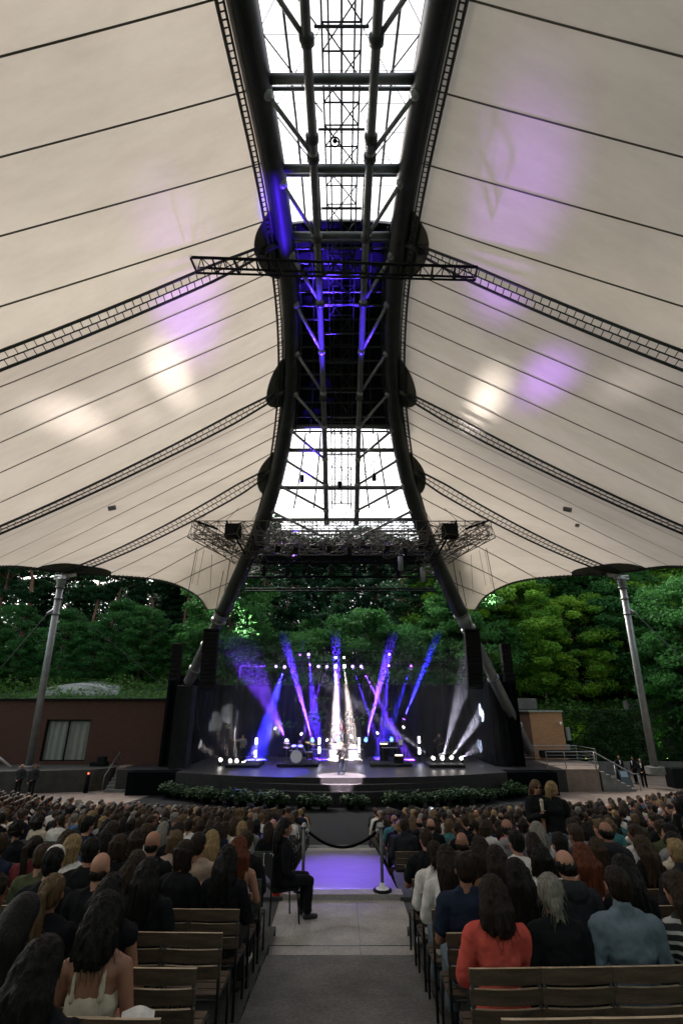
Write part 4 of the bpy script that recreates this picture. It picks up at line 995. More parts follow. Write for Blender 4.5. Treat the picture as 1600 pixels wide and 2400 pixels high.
    def top(s, kind):
        mb = MB(); g = .024
        if kind == 'straps':
            mb.ell(s.ch + V((0, 0, -.09)), (.155, .118, .14), nu=18, nv=12); mb.ell(s.ab, (.15, .115, .17), nu=18, nv=12)
            for k in (-1, 1):
                mb.path([s.ch + V((k * .085, -.1, -.03)), s.ch + V((k * .085, -.095, .07)), s.sh[k] + V((-k * .09, -.035, .055)), s.sh[k] + V((-k * .09, .05, .03)), s.ch + V((k * .085, .11, .0))], .011, 8)
            return mb
        s.torso(mb, g, low=True)
        if kind == 'shirt':
            c = s.nb + V((0, 0, .03)); mb.cap(c, c + V((0, -.005, .035)), .072, .064)
        if kind == 'hoodie':
            mb.ell(s.nb + V((0, -.075, .01)), (.125, .07, .075)); mb.cap(s.nb + V((-.09, -.02, .02)), s.nb + V((.09, -.02, .02)), .06)
            for k in (-1, 1): mb.cap(s.nb + V((k * .06, -.06, .02)), s.nb + V((k * .07, .05, .02)), .045)
        for k in (-1, 1):
            a = s.arm[k]
            if kind in ('long', 'hoodie', 'shirt', 'dress'): mb.cap(a[0], a[1], .05 + g, .04 + g); mb.cap(a[1], a[1].lerp(a[2], .95), .04 + g, .03 + g * .8)
            elif kind == 'tee': mb.cap(a[0], a[0].lerp(a[1], .62), .05 + g, .048 + g)
            elif kind == 'tank': mb.cap(a[0] + V((-k * .02, 0, 0)), a[0], .045 + g * .5, .045)
        if kind in ('hoodie',): mb.ell(s.pel + V((0, -.01, .08)), (.19, .15, .1))
        return mb
    def trousers(s, shorts=False):
        mb = MB(); g = .014; mb.ell(s.pel + V((0, -.015, .0)), (.175 + g, .13 + g, .115 + g), nu=18, nv=12)
        for k in (-1, 1):
            l = s.leg[k]; mb.cap(l[0], l[1], .083 + g, .058 + g)
            mb.cap(l[1], l[1].lerp(l[2], .25 if shorts else .93), .057 + g, .055 + g if s.stand else .05 + g)
        return mb
    def shoes(s):
        mb = MB()
        for k in (-1, 1):
            l = s.leg[k][2]; mb.cap(l + V((0, -.035, -.045)), l + V((k * .02, .14, -.058)), .045, .034); mb.ell(l + V((0, -.01, -.01)), (.045, .055, .04))
        return mb
    def hair(s, kind):
        mb = MB(); H = lambda v: s.hc + s.HR @ V(v)
        rnd = random.Random(hash(kind) % 100 if False else sum(map(ord, kind)))
        def skull(g=.012, back=True):
            mb.ell(H((0, -.022, .042)), (.076 + g, .086 + g, .082 + g), s.HR, 18, 12)
            if back: mb.ell(H((0, -.05, -.005)), (.066 + g, .055 + g, .07 + g), s.HR, 16, 10)
        if kind == 'short': skull(.009); mb.ell(H((0, .045, .085)), (.055, .045, .03), s.HR)
        elif kind == 'fringe':
            mb.ell(H((0, -.028, -.012)), (.078, .080, .070), s.HR)
            for k in (-1, 1): mb.ell(H((k * .07, -.02, .0)), (.018, .05, .035), s.HR)
        elif kind == 'bob':
            skull(.02)
            for i in range(26):
                a = PI * (1.0 + i / 25) + rnd.uniform(-.1, .1); p = H((.085 * math.cos(a), -.03 + .085 * math.sin(a), .02)); q = p + V((rnd.uniform(-.012, .012), rnd.uniform(-.012, .012), -.13 - rnd.uniform(0, .03)))
                mb.cap(p, q, .03, .018, 7)
        elif kind in ('long', 'wavy', 'mid'):
            skull(.018); b = s.nb + V((0, -.12, .0))
            for i in range(34):
                f = i / 33; a = PI * (.97 + 1.06 * f); p = H((.082 * math.cos(a), -.03 + .085 * math.sin(a), .03 + rnd.uniform(-.02, .03)))
                x = (f - .5) * (.23 if kind == 'wavy' else .19) + rnd.uniform(-.015, .015)
                q = V((s.nb.x + x, b.y - .01 + rnd.uniform(-.015, .012) + abs(f - .5) * .09, b.z + .03)); L = {'long': rnd.uniform(.1, .2), 'mid': rnd.uniform(.0, .06)}.get(kind, rnd.uniform(.03, .22))
                e = q + V((rnd.uniform(-.03, .03) - x * .25, rnd.uniform(-.012, .01) - .015, -L)); m1 = p.lerp(q, .5) + V((x * .12, -.02, 0))
                if kind == 'wavy':
                    m1 += V((rnd.uniform(-.025, .025), -.01, 0)); e += V((rnd.uniform(-.03, .03), -.01, 0))
                mb.cap(p, m1, .026, .028, 7); mb.cap(m1, q, .028, .025, 7); mb.cap(q, e, .024, .008, 7)
        elif kind == 'pony':
            skull(.010); p = H((0, -.115, .06)); mb.ell(p, (.03, .03, .03)); q = p + V((0, -.055, -.03))
            for i in range(9):
                o = V((rnd.uniform(-.02, .02), rnd.uniform(-.012, .012), 0)); mb.cap(p, q + o, .02, .026, 7); mb.cap(q + o, q + o * 1.8 + V((rnd.uniform(-.02, .02), -.01, -.24 - rnd.uniform(0, .08))), .024, .008, 7)
        elif kind == 'tied':                      # loose low knot with strands
            skull(.016); p = H((.02, -.11, -.045)); mb.ell(p, (.045, .04, .045))
            for i in range(12): mb.cap(p, p + V((rnd.uniform(-.05, .06), rnd.uniform(-.03, .0), rnd.uniform(-.09, -.02))), .014, .007, 6)
            for i in range(14):
                a = rnd.uniform(0, PI); mb.cap(H((.08 * math.cos(a), .04 * math.sin(a), .08)), p, .014, .016, 6)
        elif kind == 'bun':
            skull(.010); mb.ell(H((0, -.08, .115)), (.045, .045, .04))
        elif kind == 'curly':
            for i in range(60):
                d = V((rnd.gauss(0, 1), rnd.gauss(0, 1) - .4, rnd.gauss(0, 1) + .5)).normalized(); mb.ell(H((d.x * .09, -.025 + d.y * .095, .03 + d.z * .1)), rnd.uniform(.024, .036), None, 8, 6)
        elif kind == 'bald': mb.ell(H((0, -.03, -.035)), (.0715, .073, .05), s.HR)
        return mb
    def capmesh(s):
        mb = MB(); H = lambda v: s.hc + s.HR @ V(v)
        mb.ell(H((0, -.012, .05)), (.088, .103, .082), s.HR, 20, 12); return mb

def wrinkle(me, amp, sc):
    n = len(me.vertices); co = np.empty(n * 3); me.vertices.foreach_get('co', co); co = co.reshape(-1, 3); nr = np.array([v.normal for v in me.vertices])
    a = np.array([noise.noise(V((c[0] * sc[0], c[1] * sc[1], c[2] * sc[2]))) for c in co]); a = 1 - np.abs(a) * 3
    me.vertices.foreach_set('co', (co + nr * (a * amp)[:, None]).ravel()); me.update()
def strands(me, fig, kind):
    if kind in ('bald', 'fringe'): return
    rnd = random.Random(5); bm = bmesh.new(); bm.from_mesh(me); vs_ = list(bm.verts); mb = MB(); nn = 70 if kind in ('long', 'wavy', 'mid', 'bob', 'tied') else 36
    for _ in range(nn):
        v = rnd.choice(vs_); p = v.co + v.normal * .002; d = (V((0, 0, -1)) if kind not in ('short', 'curly') else V((rnd.gauss(0, 1), rnd.gauss(0, 1), .3))) + v.normal * rnd.uniform(.1, .45) + V((rnd.gauss(0, .2), rnd.gauss(0, .2), 0))
        d.normalize(); L = rnd.uniform(.05, .13) if kind not in ('short', 'curly') else rnd.uniform(.012, .03); q = p + d * L * .5; r_ = q + (d + V((rnd.gauss(0, .25), rnd.gauss(0, .25), -.3))).normalized() * L * .5
        mb.path([p, q, r_], [.0022, .0018, .0008], 3, False)
    m2 = mb.mesh('t', [], True); bm.from_mesh(m2); bpy.data.meshes.remove(m2); bm.to_mesh(me); bm.free()

TPL = {}
def make_tpl(key, fig, hair, top, vox=.0105, shorts=False):
    d = dict(body=remesh(fig.body(), vox, 4, 'person'), top=remesh(fig.top(top), vox * 1.15, 3, 'top'), trousers=remesh(fig.trousers(shorts), vox * 1.5, 4, 'trousers'), shoes=remesh(fig.shoes(), vox * 1.4, 2, 'shoes'), hairk=hair, topk=top, female=fig.f, fig=fig)
    d['hair'] = remesh(fig.hair(hair), vox * .85, 2, 'hair')
    wrinkle(d['top'], .009, (9, 9, 6)); wrinkle(d['top'], .004, (24, 24, 15)); wrinkle(d['trousers'], .008, (6, 6, 9)); wrinkle(d['hair'], .008 if hair != 'curly' else .012, (34, 34, 4.5) if hair != 'curly' else (30, 30, 30))
    strands(d['hair'], fig, hair)
    for k, n_ in (('body', 1), ('top', 1), ('trousers', 1), ('shoes', 1), ('hair', 1)):
        d[k].materials.clear(); d[k].materials.append(None)
    TPL[key] = d
F_ = Fig
make_tpl('m_tee', F_(lean=-.06, arms='lap'), 'short', 'tee')
make_tpl('m_tee2', F_(lean=.06, arms='cross', turn=.35), 'short', 'tee')
make_tpl('m_shirt', F_(lean=-.03, arms='lap', turn=-.12), 'short', 'shirt')
make_tpl('m_bald', F_(lean=-.04, arms='cross', turn=-.1), 'bald', 'tee')
make_tpl('m_fringe', F_(lean=.03, arms='lap', turn=.1, nod=.15), 'fringe', 'hoodie')
make_tpl('m_lean', F_(lean=.22, arms='chin', turn=-.3), 'short', 'long')
make_tpl('f_long', F_(lean=-.05, arms='lap', female=True), 'long', 'tee')
make_tpl('f_long2', F_(lean=.03, arms='phone', turn=.25, female=True), 'long', 'long')
make_tpl('f_wavy', F_(lean=-.02, arms='lap', turn=-.3, female=True), 'wavy', 'tank')
make_tpl('f_straps', F_(lean=.06, arms=('lap', 'cross'), turn=-.1, female=True), 'wavy', 'straps')
make_tpl('f_pony', F_(lean=-.03, arms='cross', turn=.15, female=True), 'pony', 'long')
make_tpl('f_bob', F_(lean=.0, arms='lap', turn=-.2, female=True), 'bob', 'tee')
make_tpl('f_tied', F_(lean=.02, arms='lap', turn=-.25, tilt=.12, female=True), 'tied', 'long')
make_tpl('f_hood', F_(lean=.10, arms='cross', turn=-.45, nod=.1, female=True), 'long', 'hoodie')
make_tpl('f_curly', F_(lean=-.04, arms='lap', turn=.3, female=True), 'curly', 'tee')
make_tpl('m_turn', F_(lean=.0, arms='phone', turn=.95), 'short', 'tee')
make_tpl('m_side', F_(lean=-.1, arms='side', turn=-.8, tilt=.1), 'short', 'long')
make_tpl('f_talk', F_(lean=.05, arms='chin', turn=1.0, tilt=-.1, female=True), 'mid', 'tank')
make_tpl('f_nod', F_(lean=.12, arms='phone', turn=-.1, nod=.45, female=True), 'bob', 'long')
make_tpl('f_bare', F_(lean=.14, arms=('lap', 'lap'), turn=-.25, tilt=-.08, female=True), 'mid', 'straps', .0095)
make_tpl('f_mid', F_(lean=-.02, arms='cross', turn=.12, female=True), 'mid', 'long')
make_tpl('f_mid2', F_(lean=.08, arms='lap', turn=-.4, nod=.12, female=True), 'mid', 'tee')
make_tpl('f_bun', F_(lean=-.02, arms='lap', female=True), 'bun', 'long')
HK = {'short': 'short {} hair', 'fringe': 'balding {} hair', 'bald': 'a bald head', 'long': 'long {} hair', 'mid': 'chin-length {} hair', 'wavy': 'wavy {} hair', 'pony': 'a {} ponytail', 'bob': 'a {} bob', 'tied': 'tied {} hair', 'curly': 'curly {} hair', 'bun': 'a {} bun'}
def person(key, loc, rz, hair, top, trousers='black', skin=0, label=None, group=None, shoes='shoe', scale=1.0, parts=('hair', 'top', 'trousers', 'shoes')):
    t = TPL[key]; o = obj_of('person', t['body']); o.location = loc; o.rotation_euler = (0, 0, rz); o.scale = (scale,) * 3
    def setm(ob, m): ob.material_slots[0].link = 'OBJECT'; ob.material_slots[0].material = m
    setm(o, SKIN[skin])
    for k in parts:
        c = obj_of(k, t[k], o); setm(c, {'hair': HAIR.get(hair), 'top': FAB.get(top), 'trousers': FAB.get(trousers), 'shoes': M[shoes]}[k])
    tag(o, label, 'person', group); return o

# ------------------------------------------------------------------ chairs
def chair_meshes():
    w = .455
    fr = MB()
    for s in (-1, 1):
        fr.path([(s * w / 2, -.17, .0), (s * w / 2, -.19, .42), (s * w / 2, -.235, .84)], .014, 6)
    fr.path([(-w / 2, .2, .41), (w / 2, .2, .41)], .012, 6); fr.path([(-w / 2, -.19, .41), (w / 2, -.19, .41)], .012, 6)
    for s in (-1, 1): fr.path([(s * w / 2, -.19, .415), (s * w / 2, .21, .415)], .013, 6)
    frame = fr.mesh('frame', M['chairframe'], True)
    legs = [MB().tube((s * w / 2, .2, .41), (s * w / 2, .22, 0), .013, n=6).mesh('leg', M['chairframe'], True) for s in (-1, 1)]
    bk = MB()
    for k, z in enumerate((.555, .665, .775)):
        vs = []; N = 8
        for i in range(N + 1):
            x = (i / N - .5) * (w + .03); yb = -.19 - (z - .42) * .107 - .022 * (1 - (2 * i / N - 1) ** 2) * 1.0
            crown = .008 * math.cos((i / N - .5) * PI) if k == 2 else 0
            for dy, dz in ((-.011, 0), (.011, 0), (.011, .088 + crown), (-.011, .088 + crown)): vs.append((x, yb + dy - dz * .107, z + dz - .002))
        fs = []
        for i in range(N):
            for j in range(4): fs.append((i * 4 + j, i * 4 + (j + 1) % 4, (i + 1) * 4 + (j + 1) % 4, (i + 1) * 4 + j))
        fs += [(3, 2, 1, 0), (N * 4, N * 4 + 1, N * 4 + 2, N * 4 + 3)]
        n0 = len(bk.f); bk.mi = 0; bk.add(vs, fs)
        for i in range(N):
            bk.m[n0 + i * 4 + 2] = 1                     # worn top edge
    st_ = MB()
    for k in range(4): st_.box((0, -.14 + k * .1, .432), (w + .01, .085, .018))
    return frame, legs, bk.v, bk.f, bk.m, st_
cf, cl_, bv, bf, bm, stb = chair_meshes()
def backmesh(wm, em):
    me = bpy.data.meshes.new('backrest'); me.from_pydata(bv, [], bf); me.materials.append(M[wm]); me.materials.append(M[em]); me.polygons.foreach_set('material_index', bm); me.update(); return me
CB = [backmesh('wood', 'wood_edge'), backmesh('wood_dark', 'wood_dark')]; CS = [stb.mesh('seat', M['wood']), stb.mesh('seat', M['wood_dark'])]
# one-mesh chair for the far rows
def merged_chair():
    mb = MB(); mb.add(bv, bf); mb.m = list(bm)
    for me, mi in ((cf, 2), (cl_[0], 2), (cl_[1], 2), (CS[1], 0)):
        mb.mi = mi; mb.add([v.co for v in me.vertices], [tuple(p.vertices) for p in me.polygons])
    return mb
CHM = merged_chair(); CHMESH = CHM.mesh('chair', [M['wood_dark'], M['wood_dark'], M['chairframe']])
CG = 'wooden slat chairs in rows'
def chair(loc, rz, label, parts=True, dark=0):
    if not parts:
        o = obj_of('slat_chair', CHMESH, None, loc); o.rotation_euler = (0, 0, rz); return tag(o, label, 'chair', CG)
    o = empty('slat_chair', loc, rz, label, 'chair', CG)
    obj_of('frame', cf, o); obj_of('backrest', CB[dark], o); obj_of('seat', CS[dark], o)
    for l in cl_: obj_of('leg', l, o)
    return o

# ------------------------------------------------------------------ seat everyone
random.seed(99)
MEN = ['m_turn', 'm_side', 'm_tee', 'm_tee2', 'm_tee', 'm_lean', 'm_tee2', 'm_shirt', 'm_shirt', 'm_bald', 'm_fringe', 'm_lean']; WOM = ['f_long', 'f_long2', 'f_wavy', 'f_straps', 'f_pony', 'f_bob', 'f_tied', 'f_hood', 'f_curly', 'f_bun', 'f_mid', 'f_mid2', 'f_mid', 'f_talk', 'f_nod', 'f_talk', 'f_nod']
TOPS = ['black'] * 22 + ['charcoal'] * 7 + ['navy'] * 4 + ['white'] * 7 + ['cream'] * 2 + ['grey'] * 2 + ['beige', 'olive', 'olive', 'blue', 'brown', 'maroon', 'teal', 'floral']
HC = ['black'] * 4 + ['dark'] * 7 + ['brown'] * 7 + ['chestnut'] * 4 + ['fair'] * 3 + ['blond'] * 1 + ['grey'] * 1
def look():
    k = random.choice(MEN) if random.random() < .42 else random.choice(WOM)
    return k, random.choice(HC), random.choice(TOPS)
TW = {'striped': 'striped', 'floral': 'floral', 'denim': 'pale denim'}
def seatlabel(d): 
    b = HK[TPL[d['key']]['hairk']].format(HN[d['hair']])
    return f"{b} and {TW.get(d['top'], d['top'])} top"
OCC = []   # dict(X,Y,z,key,...)
def rowname(i, far): return f'{ORD[i + 1]} row' if far else f'{ORD[i + 1]} rear row'
PITCH_X = .56
# front block
OCCUP = .97
for i, (y, z) in enumerate(zip(FR, FRZ)):
    r = CY - y
    for s in (-1, 1):
        x0 = 1.31 if s > 0 else 1.5
        for k in range(60):
            arc = x0 + k * PITCH_X; a = arc / r; X = r * math.sin(a) * s; Y = CY - r * math.cos(a)
            if proj((X, Y, z + 1.2))[0] < -60 or proj((X, Y, z + 1.2))[0] > 1660 or X * s > 21: break
            if abs(a) > .62: break
            OCC.append(dict(X=X, Y=Y, z=z, rz=-a * s if False else a * s, row=i, n=k + 1, s=s, far=True, occ=random.random() < (OCCUP if i < 12 else .85)))
# rear block
for j, y in enumerate(RY):
    z = znear(y) + .004; r = CY - y
    for s in (-1, 1):
        x0 = (1.10 if s > 0 else 1.215) if j < 7 else 1.9
        for k in range(20):
            arc = x0 + k * .485; a = arc / r; X = r * math.sin(a) * s; Y = CY - r * math.cos(a)
            zz = proj((X, Y, z + .8))
            if zz[0] < -170 or zz[0] > 1770: break
            if zz[1] > 2560: break
            OCC.append(dict(X=X, Y=Y, z=z, rz=a * s, row=8 - j, n=k + 1, s=s, far=False, occ=random.random() < (.88 if j > 2 else .8), j=j))
for d in OCC:
    d['key'], d['hair'], d['top'] = look(); d['px'], d['py'], d['zc'] = proj((d['X'], d['Y'], d['z'] + 1.22))
# hand-placed people of the rear block: (j, px of the head, template, hair, top, extra)
HERO = [(0, 95, 'f_long', 'black', 'black'), (2, 1165, 'f_mid', 'dark', 'coral'), (2, 1298, 'f_tied', 'grey', 'black'), (2, 1460, 'm_shirt', 'dark', 'denim'), (2, 1590, 'f_long2', 'brown', 'striped'),
        (3, 1062, 'm_tee', 'dark', 'navy'), (3, 1195, 'f_long', 'black', 'black'), (3, 1335, 'm_fringe', 'black', 'charcoal'), (3, 1440, 'f_long2', 'black', 'black'),
        (4, 1030, 'f_long2', 'dark', 'white'), (4, 1250, 'f_bob', 'black', 'white'), (4, 1385, 'f_straps', 'auburn', 'black'), (4, 1125, 'f_long', 'dark', 'brown'),
        (5, 1545, 'f_hood', 'black', 'cream'), (5, 1300, 'm_tee', 'black', 'black'), (5, 1465, 'f_long', 'chestnut', 'black'), (5, 1185, 'm_tee2', 'black', 'white'), (5, 1095, 'f_long2', 'dark', 'black'),
        (1, 232, 'f_bare', 'black', 'cream'), (1, 60, 'f_long', 'black', 'black'), (2, 118, 'f_pony', 'fair', 'black'), (2, 345, 'f_wavy', 'black', 'black'),
        (3, 110, 'm_tee2', 'black', 'black'), (3, 225, 'm_bald', 'dark', 'black'), (4, 225, 'm_tee2', 'black', 'black'), (3, 365, 'f_long', 'black', 'black'), (4, 490, 'f_long2', 'black', 'black'),
        (5, 130, 'f_bob', 'blond', 'white'), (5, 430, 'm_tee', 'dark', 'beige'), (5, 535, 'f_straps', 'auburn', 'floral'), (6, 510, 'f_long', 'blond', 'white'), (5, 55, 'f_pony', 'dark', 'maroon'), (6, 285, 'f_bob', 'brown', 'black')]
used = set()
EMPTY = {(1, 1), (0, 1), (0, -1)}
for d in OCC:
    if not d['far'] and d['j'] <= 0: d['occ'] = False; d['row'] = 8
    if not d['far'] and d['j'] == 1: d['occ'] = False
for j, px, key, hair, top in HERO:
    c = [d for d in OCC if not d['far'] and d['j'] == j and id(d) not in used and not (j in (2, 3) and d['s'] < 0 and d['n'] == 1)]
    d = min(c, key=lambda e: abs(e['px'] - px)); used.add(id(d)); d.update(key=key, hair=hair, top=top, occ=True, hero=(j, px))
    if j <= 1: d['X'] = (px - 800) * d['zc'] / F
for d in OCC:
    if not d['far'] and not d.get('hero') and d['s'] < 0 and d['n'] == 1 and d['j'] in (2, 3): d['occ'] = False
    if not d['far'] and not d.get('hero') and d['s'] < 0 and d['n'] <= 2 and d['j'] in (2,): d['occ'] = False
    if not d['far'] and not d.get('hero') and d['s'] > 0 and d['j'] == 2: d['occ'] = False
    if not d['far'] and not d.get('hero') and d['j'] in (3, 4) and random.random() < .35: d['occ'] = False
for j, px, top in ((None, 1003, 0),): pass
# a few set looks in the front block near the aisle
for row, s, n_, key, hair, top in ((12, 1, 2, 'm_bald', 'dark', 'black'), (12, 1, 5, 'f_long', 'black', 'pink'), (12, 1, 4, 'f_bob', 'brown', 'white'), (11, 1, 8, 'f_long', 'chestnut', 'black'), (12, -1, 4, 'm_tee', 'dark', 'white'), (12, -1, 5, 'f_long', 'grey', 'grey'), (11, -1, 4, 'f_bob', 'brown', 'grey'),
                                   (12, -1, 2, 'f_bob', 'blond', 'white'), (11, -1, 1, 'm_bald', 'blond', 'lilac'), (12, -1, 8, 'f_long', 'black', 'black'), (12, 1, 9, 'f_bob', 'fair', 'teal'), (11, 1, 7, 'f_bun', 'dark', 'yellow'), (12, 1, 12, 'f_straps', 'blond', 'yellow'), (9, 1, 1, 'm_bald', 'brown', 'teal')):
    for d in OCC:
        if d['far'] and d['row'] == row and d['s'] == s and d['n'] == n_: d.update(key=key, hair=hair, top=top, occ=True)
inframe = [d for d in OCC if -30 < d['px'] < 1630 and d['py'] < 2440]
ppl = sorted([d for d in OCC if d['occ']], key=lambda d: d['zc'] + (0 if -20 < d['px'] < 1620 and d['py'] < 2430 else 100))
NPEOPLE = 284
ind, mass = ppl[:NPEOPLE], ppl[NPEOPLE:]
chs = sorted(OCC, key=lambda d: d['zc'] + (0 if -30 < d['px'] < 1630 else 100))
chi, chmass = chs[:292], chs[292:]
def place(d): return V((d['X'], d['Y'], d['z']))
SIDE = {-1: 'brick', 1: 'ivy'}
for d in ind:
    rn = rowname(d['row'] if d['far'] else d['row'], d['far'])
    lb = f"{seatlabel(d)}, {ORD[d['n']]} seat, {rn}, {SIDE[d['s']]} side"
    d['label'] = lb
    parts = ('hair', 'top', 'trousers', 'shoes') if not d['far'] or d['row'] > 9 else ('hair', 'top', 'trousers')
    female = TPL[d['key']]['female']
    sc = random.uniform(.93, .99) if female else random.uniform(.97, 1.04)
    if d.get('hero'): sc = .98 if female else 1.02
    p = place(d) + V((random.uniform(-.03, .03), random.uniform(-.02, .04), 0))
    d['obj'] = person(d['key'], p, d['rz'] + (random.uniform(-.12, .12) if d.get('hero') or random.random() < .6 else random.uniform(-.45, .45)), d['hair'], d['top'], random.choice(['black', 'navy', 'charcoal', 'denim', 'black', 'brown']), random.randrange(3), lb, 'seated audience', random.choice(['shoe', 'shoe', 'shoe_w']), sc, parts)
for d in chi:
    near = not d['far'] or d['row'] >= 10
    lb = f"wooden slat chair, {ORD[d['n']]} seat off the aisle, {rowname(d['row'], d['far'])}, {SIDE[d['s']]} side"
    if near and not d['far']: lb = ('empty ' if not d['occ'] else 'occupied ') + lb
    chair(place(d) + V((0, 0, 0)), d['rz'], lb, near, 1 if (d['far'] and d['s'] < 0) or (not d['far'] and d['s'] < 0 and d['j'] > 5) else 0)
# chairs and heads beyond the three hundred that show largest
if chmass:
    base = np.array(CHM.v); fl = CHM.f; mb = MB()
    for d in chmass:
        Mx = Matrix.Translation(place(d)) @ Matrix.Rotation(d['rz'], 4, 'Z'); mb.mi = 0
        n0 = len(mb.v); mb.v += [tuple(Mx @ V(v)) for v in CHM.v]; mb.f += [tuple(n0 + q for q in f) for f in fl]; mb.m += CHM.m
    o = mb.build('far_seating', [M['wood_dark'], M['wood_dark'], M['chairframe']]); o['kind'] = 'stuff'; o['label'] = 'small far chairs of the front rows seen as one mass'
if mass:
    low = {}
    def lowtpl(key):
        if key in low: return low[key]
        t = TPL[key]; f = t['fig']; out = []
        for mbb, slot, vx in ((f.body(), 0, .032), (f.hair(t['hairk']), 1, .026), (f.top(t['topk']), 2, .032)):
            me = remesh(mbb, vx, 1, 'low'); out.append((np.array([v.co for v in me.vertices]), [tuple(p.vertices) for p in me.polygons], slot)); bpy.data.meshes.remove(me)
        low[key] = out; return out
    mats = [SKIN[0]] + list(HAIR.values()) + list(FAB.values()); hi = {k: 1 + i for i, k in enumerate(HAIR)}; fi = {k: 1 + len(HAIR) + i for i, k in enumerate(FAB)}
    mb = MB()
    for d in mass:
        Mx = Matrix.Translation(place(d)) @ Matrix.Rotation(d['rz'] + random.uniform(-.2, .2), 4, 'Z'); Rm = np.array(Mx.to_3x3()); T_ = np.array(Mx.translation)
        for vv, ff, slot in lowtpl(d['key']):
            n0 = len(mb.v); mb.v += [tuple(q) for q in (vv @ Rm.T + T_)]; mb.f += [tuple(n0 + q for q in f) for f in ff]; mb.m += [[0, hi[d['hair']], fi[d['top']]][slot]] * len(ff)
    o = mb.build('far_crowd', mats, None, True); o['kind'] = 'stuff'; o['label'] = 'farthest seated audience of the front rows seen as one mass'
print('people', len(ind), 'mass', len(mass), 'chairs', len(chi), len(chmass))
# ------------------------------------------------------------------ stage lights, beams and smoke
def emat(n, c, s): return mat(n, (.02, .02, .02), .4, emit=c, es=s)
E = dict(violet=emat('lens_violet', (.30, .08, 1), 2.6), blue=emat('lens_blue', (.08, .2, 1), 2.4), white=emat('lens_white', (1, .93, .85), 6), cool=emat('lens_cool', (.85, .85, 1), 4), lilac=emat('lens_lilac', (.5, .30, 1), 1.8))
LC = dict(violet=(.62, .17, 3.0), blue=(.12, .10, 3.6), indigo=(.38, .12, 3.8), white=(1, .84, .74), cool=(.88, .84, 1), pinkw=(1, .8, .82))
def spot(loc, tgt, col, size, power, blend=.35, parent=None, name='beam', r=.04):
    l = bpy.data.lights.new(name, 'SPOT'); l.energy = power; l.color = LC.get(col, col); l.spot_size = R(size); l.spot_blend = blend; l.shadow_soft_size = r
    o = bpy.data.objects.new(name, l); COL.objects.link(o); d = V(tgt) - V(loc); q = d.to_track_quat('-Z', 'Y')
    o.location = loc; o.rotation_euler = q.to_euler()
    if parent:
        o.parent = parent; o.matrix_parent_inverse = Matrix.Identity(4); o.location = parent.matrix_world.inverted() @ V(loc) if False else V(loc) - parent.location
    return o
FIX = MB().box((0, 0, .08), (.34, .28, .16)).mesh('base', M['black']); YK = MB().path([(-.2, 0, .14), (-.2, 0, .42), (-.2, 0, .14)], .02, 6).path([(-.2, 0, .14), (-.22, 0, .3), (-.2, 0, .45)], .025, 6).path([(-.2, 0, .14), (.2, 0, .14), (.22, 0, .3), (.2, 0, .45)], .025, 6).mesh('yoke', M['black'], True)
HD = MB().lathe([(0, -.2), (.12, -.18), (.15, 0), (.14, .19), (.12, .2)], 16).mesh('head', M['black'], True)
def lensm(r): return MB().lathe([(0, .22), (r * .7, .21), (r, .2)], 18).mesh('lens', M['black'], True)
LENS = {}
def fixture(px, py, Y, tx, ty, lens, beamcol, size, power, label, TY=None, r=.12, group='lit stage lights', blend=.35, hang=False, off=.23):
    p = at(px, py, Y); t_ = at(tx, ty, (Y + .4 if hang else (Y - 1.3 if ty < py - 100 and lens != 'white' else Y + (1.6 if Y < 38 else 0))) if TY is None else TY)
    o = empty('stage_light', p, 0, label, 'stage light', group)
    d = (t_ - p).normalized(); q = d.to_track_quat('Z', 'Y')
    k = (lens, r)
    if k not in LENS: LENS[k] = lensm(r); LENS[k].materials.clear(); LENS[k].materials.append(E[lens])
    s_ = r / .15
    b = obj_of('base', FIX, o); b.location = (0, 0, .45 * s_) if hang else (0, 0, -.45 * s_); b.scale = (s_,) * 3
    if hang: b.rotation_euler = (PI, 0, 0)
    y = obj_of('yoke', YK, b)
    for nm, me in (('head', HD), ('lens', LENS[k])):
        c = obj_of(nm, me, o); c.rotation_euler = q.to_euler(); c.scale = (s_,) * 3 if nm == 'head' else (1, 1, s_)
    # lens glow is seen from the seats: a thin ring of the lens faces the audience
    if power: spot(p + d * (.24 * s_), t_, beamcol, size, power, blend, o)
    return o
def dot(px, py, Y, lens, r, label, group='glowing lamps on the back truss'):
    r *= .8
    """lamp pointing out at the audience: round body and lit lens"""
    p = at(px, py, Y); o = empty('stage_lamp', p, 0, label, 'stage lamp', group); d = (-p).normalized(); q = d.to_track_quat('Z', 'Y')
    b = MB().lathe([(0, -.25), (r * .8, -.22), (r * 1.12, -.05), (r * 1.12, .0), (r, .0)], 16).build('lamp_body', M['black'], o, True); b.rotation_euler = q.to_euler()
    l = MB().lathe([(0, .03), (r * .6, .022), (r, -.002)], 16).build('lens', E[lens], o, True); l.rotation_euler = q.to_euler()
    return o
YB, YT = 41.0, 40.6
BP = 95.0
# upward beams from the deck
fixture(731.8, 1735, YB, 665, 1489, 'blue', 'indigo', 6.5, 14000 * BP, 'blue deck light sending a beam up toward the hall side')
fixture(793, 1733.5, YB, 786, 1460, 'blue', 'indigo', 7, 14000 * BP, 'blue deck light whose beam rises straight up behind the singer')
fixture(857, 1734, YB, 925, 1469, 'blue', 'indigo', 7, 16000 * BP, 'blue deck light sending a beam up toward the ivy side')
fixture(917, 1733, YB, 960, 1200, 'blue', 'blue', 3, 200 * BP, 'bright blue round deck light near the keyboards')
fixture(944, 1690, YB, 1019, 1503, 'violet', 'blue', 6, 8000 * BP, 'violet light with a steep narrow beam behind the keyboards')
fixture(671.7, 1736, YB, 630, 1650, 'violet', 'violet', 26, 700 * BP, 'violet deck light filling the smoke on the hall side', blend=.8)
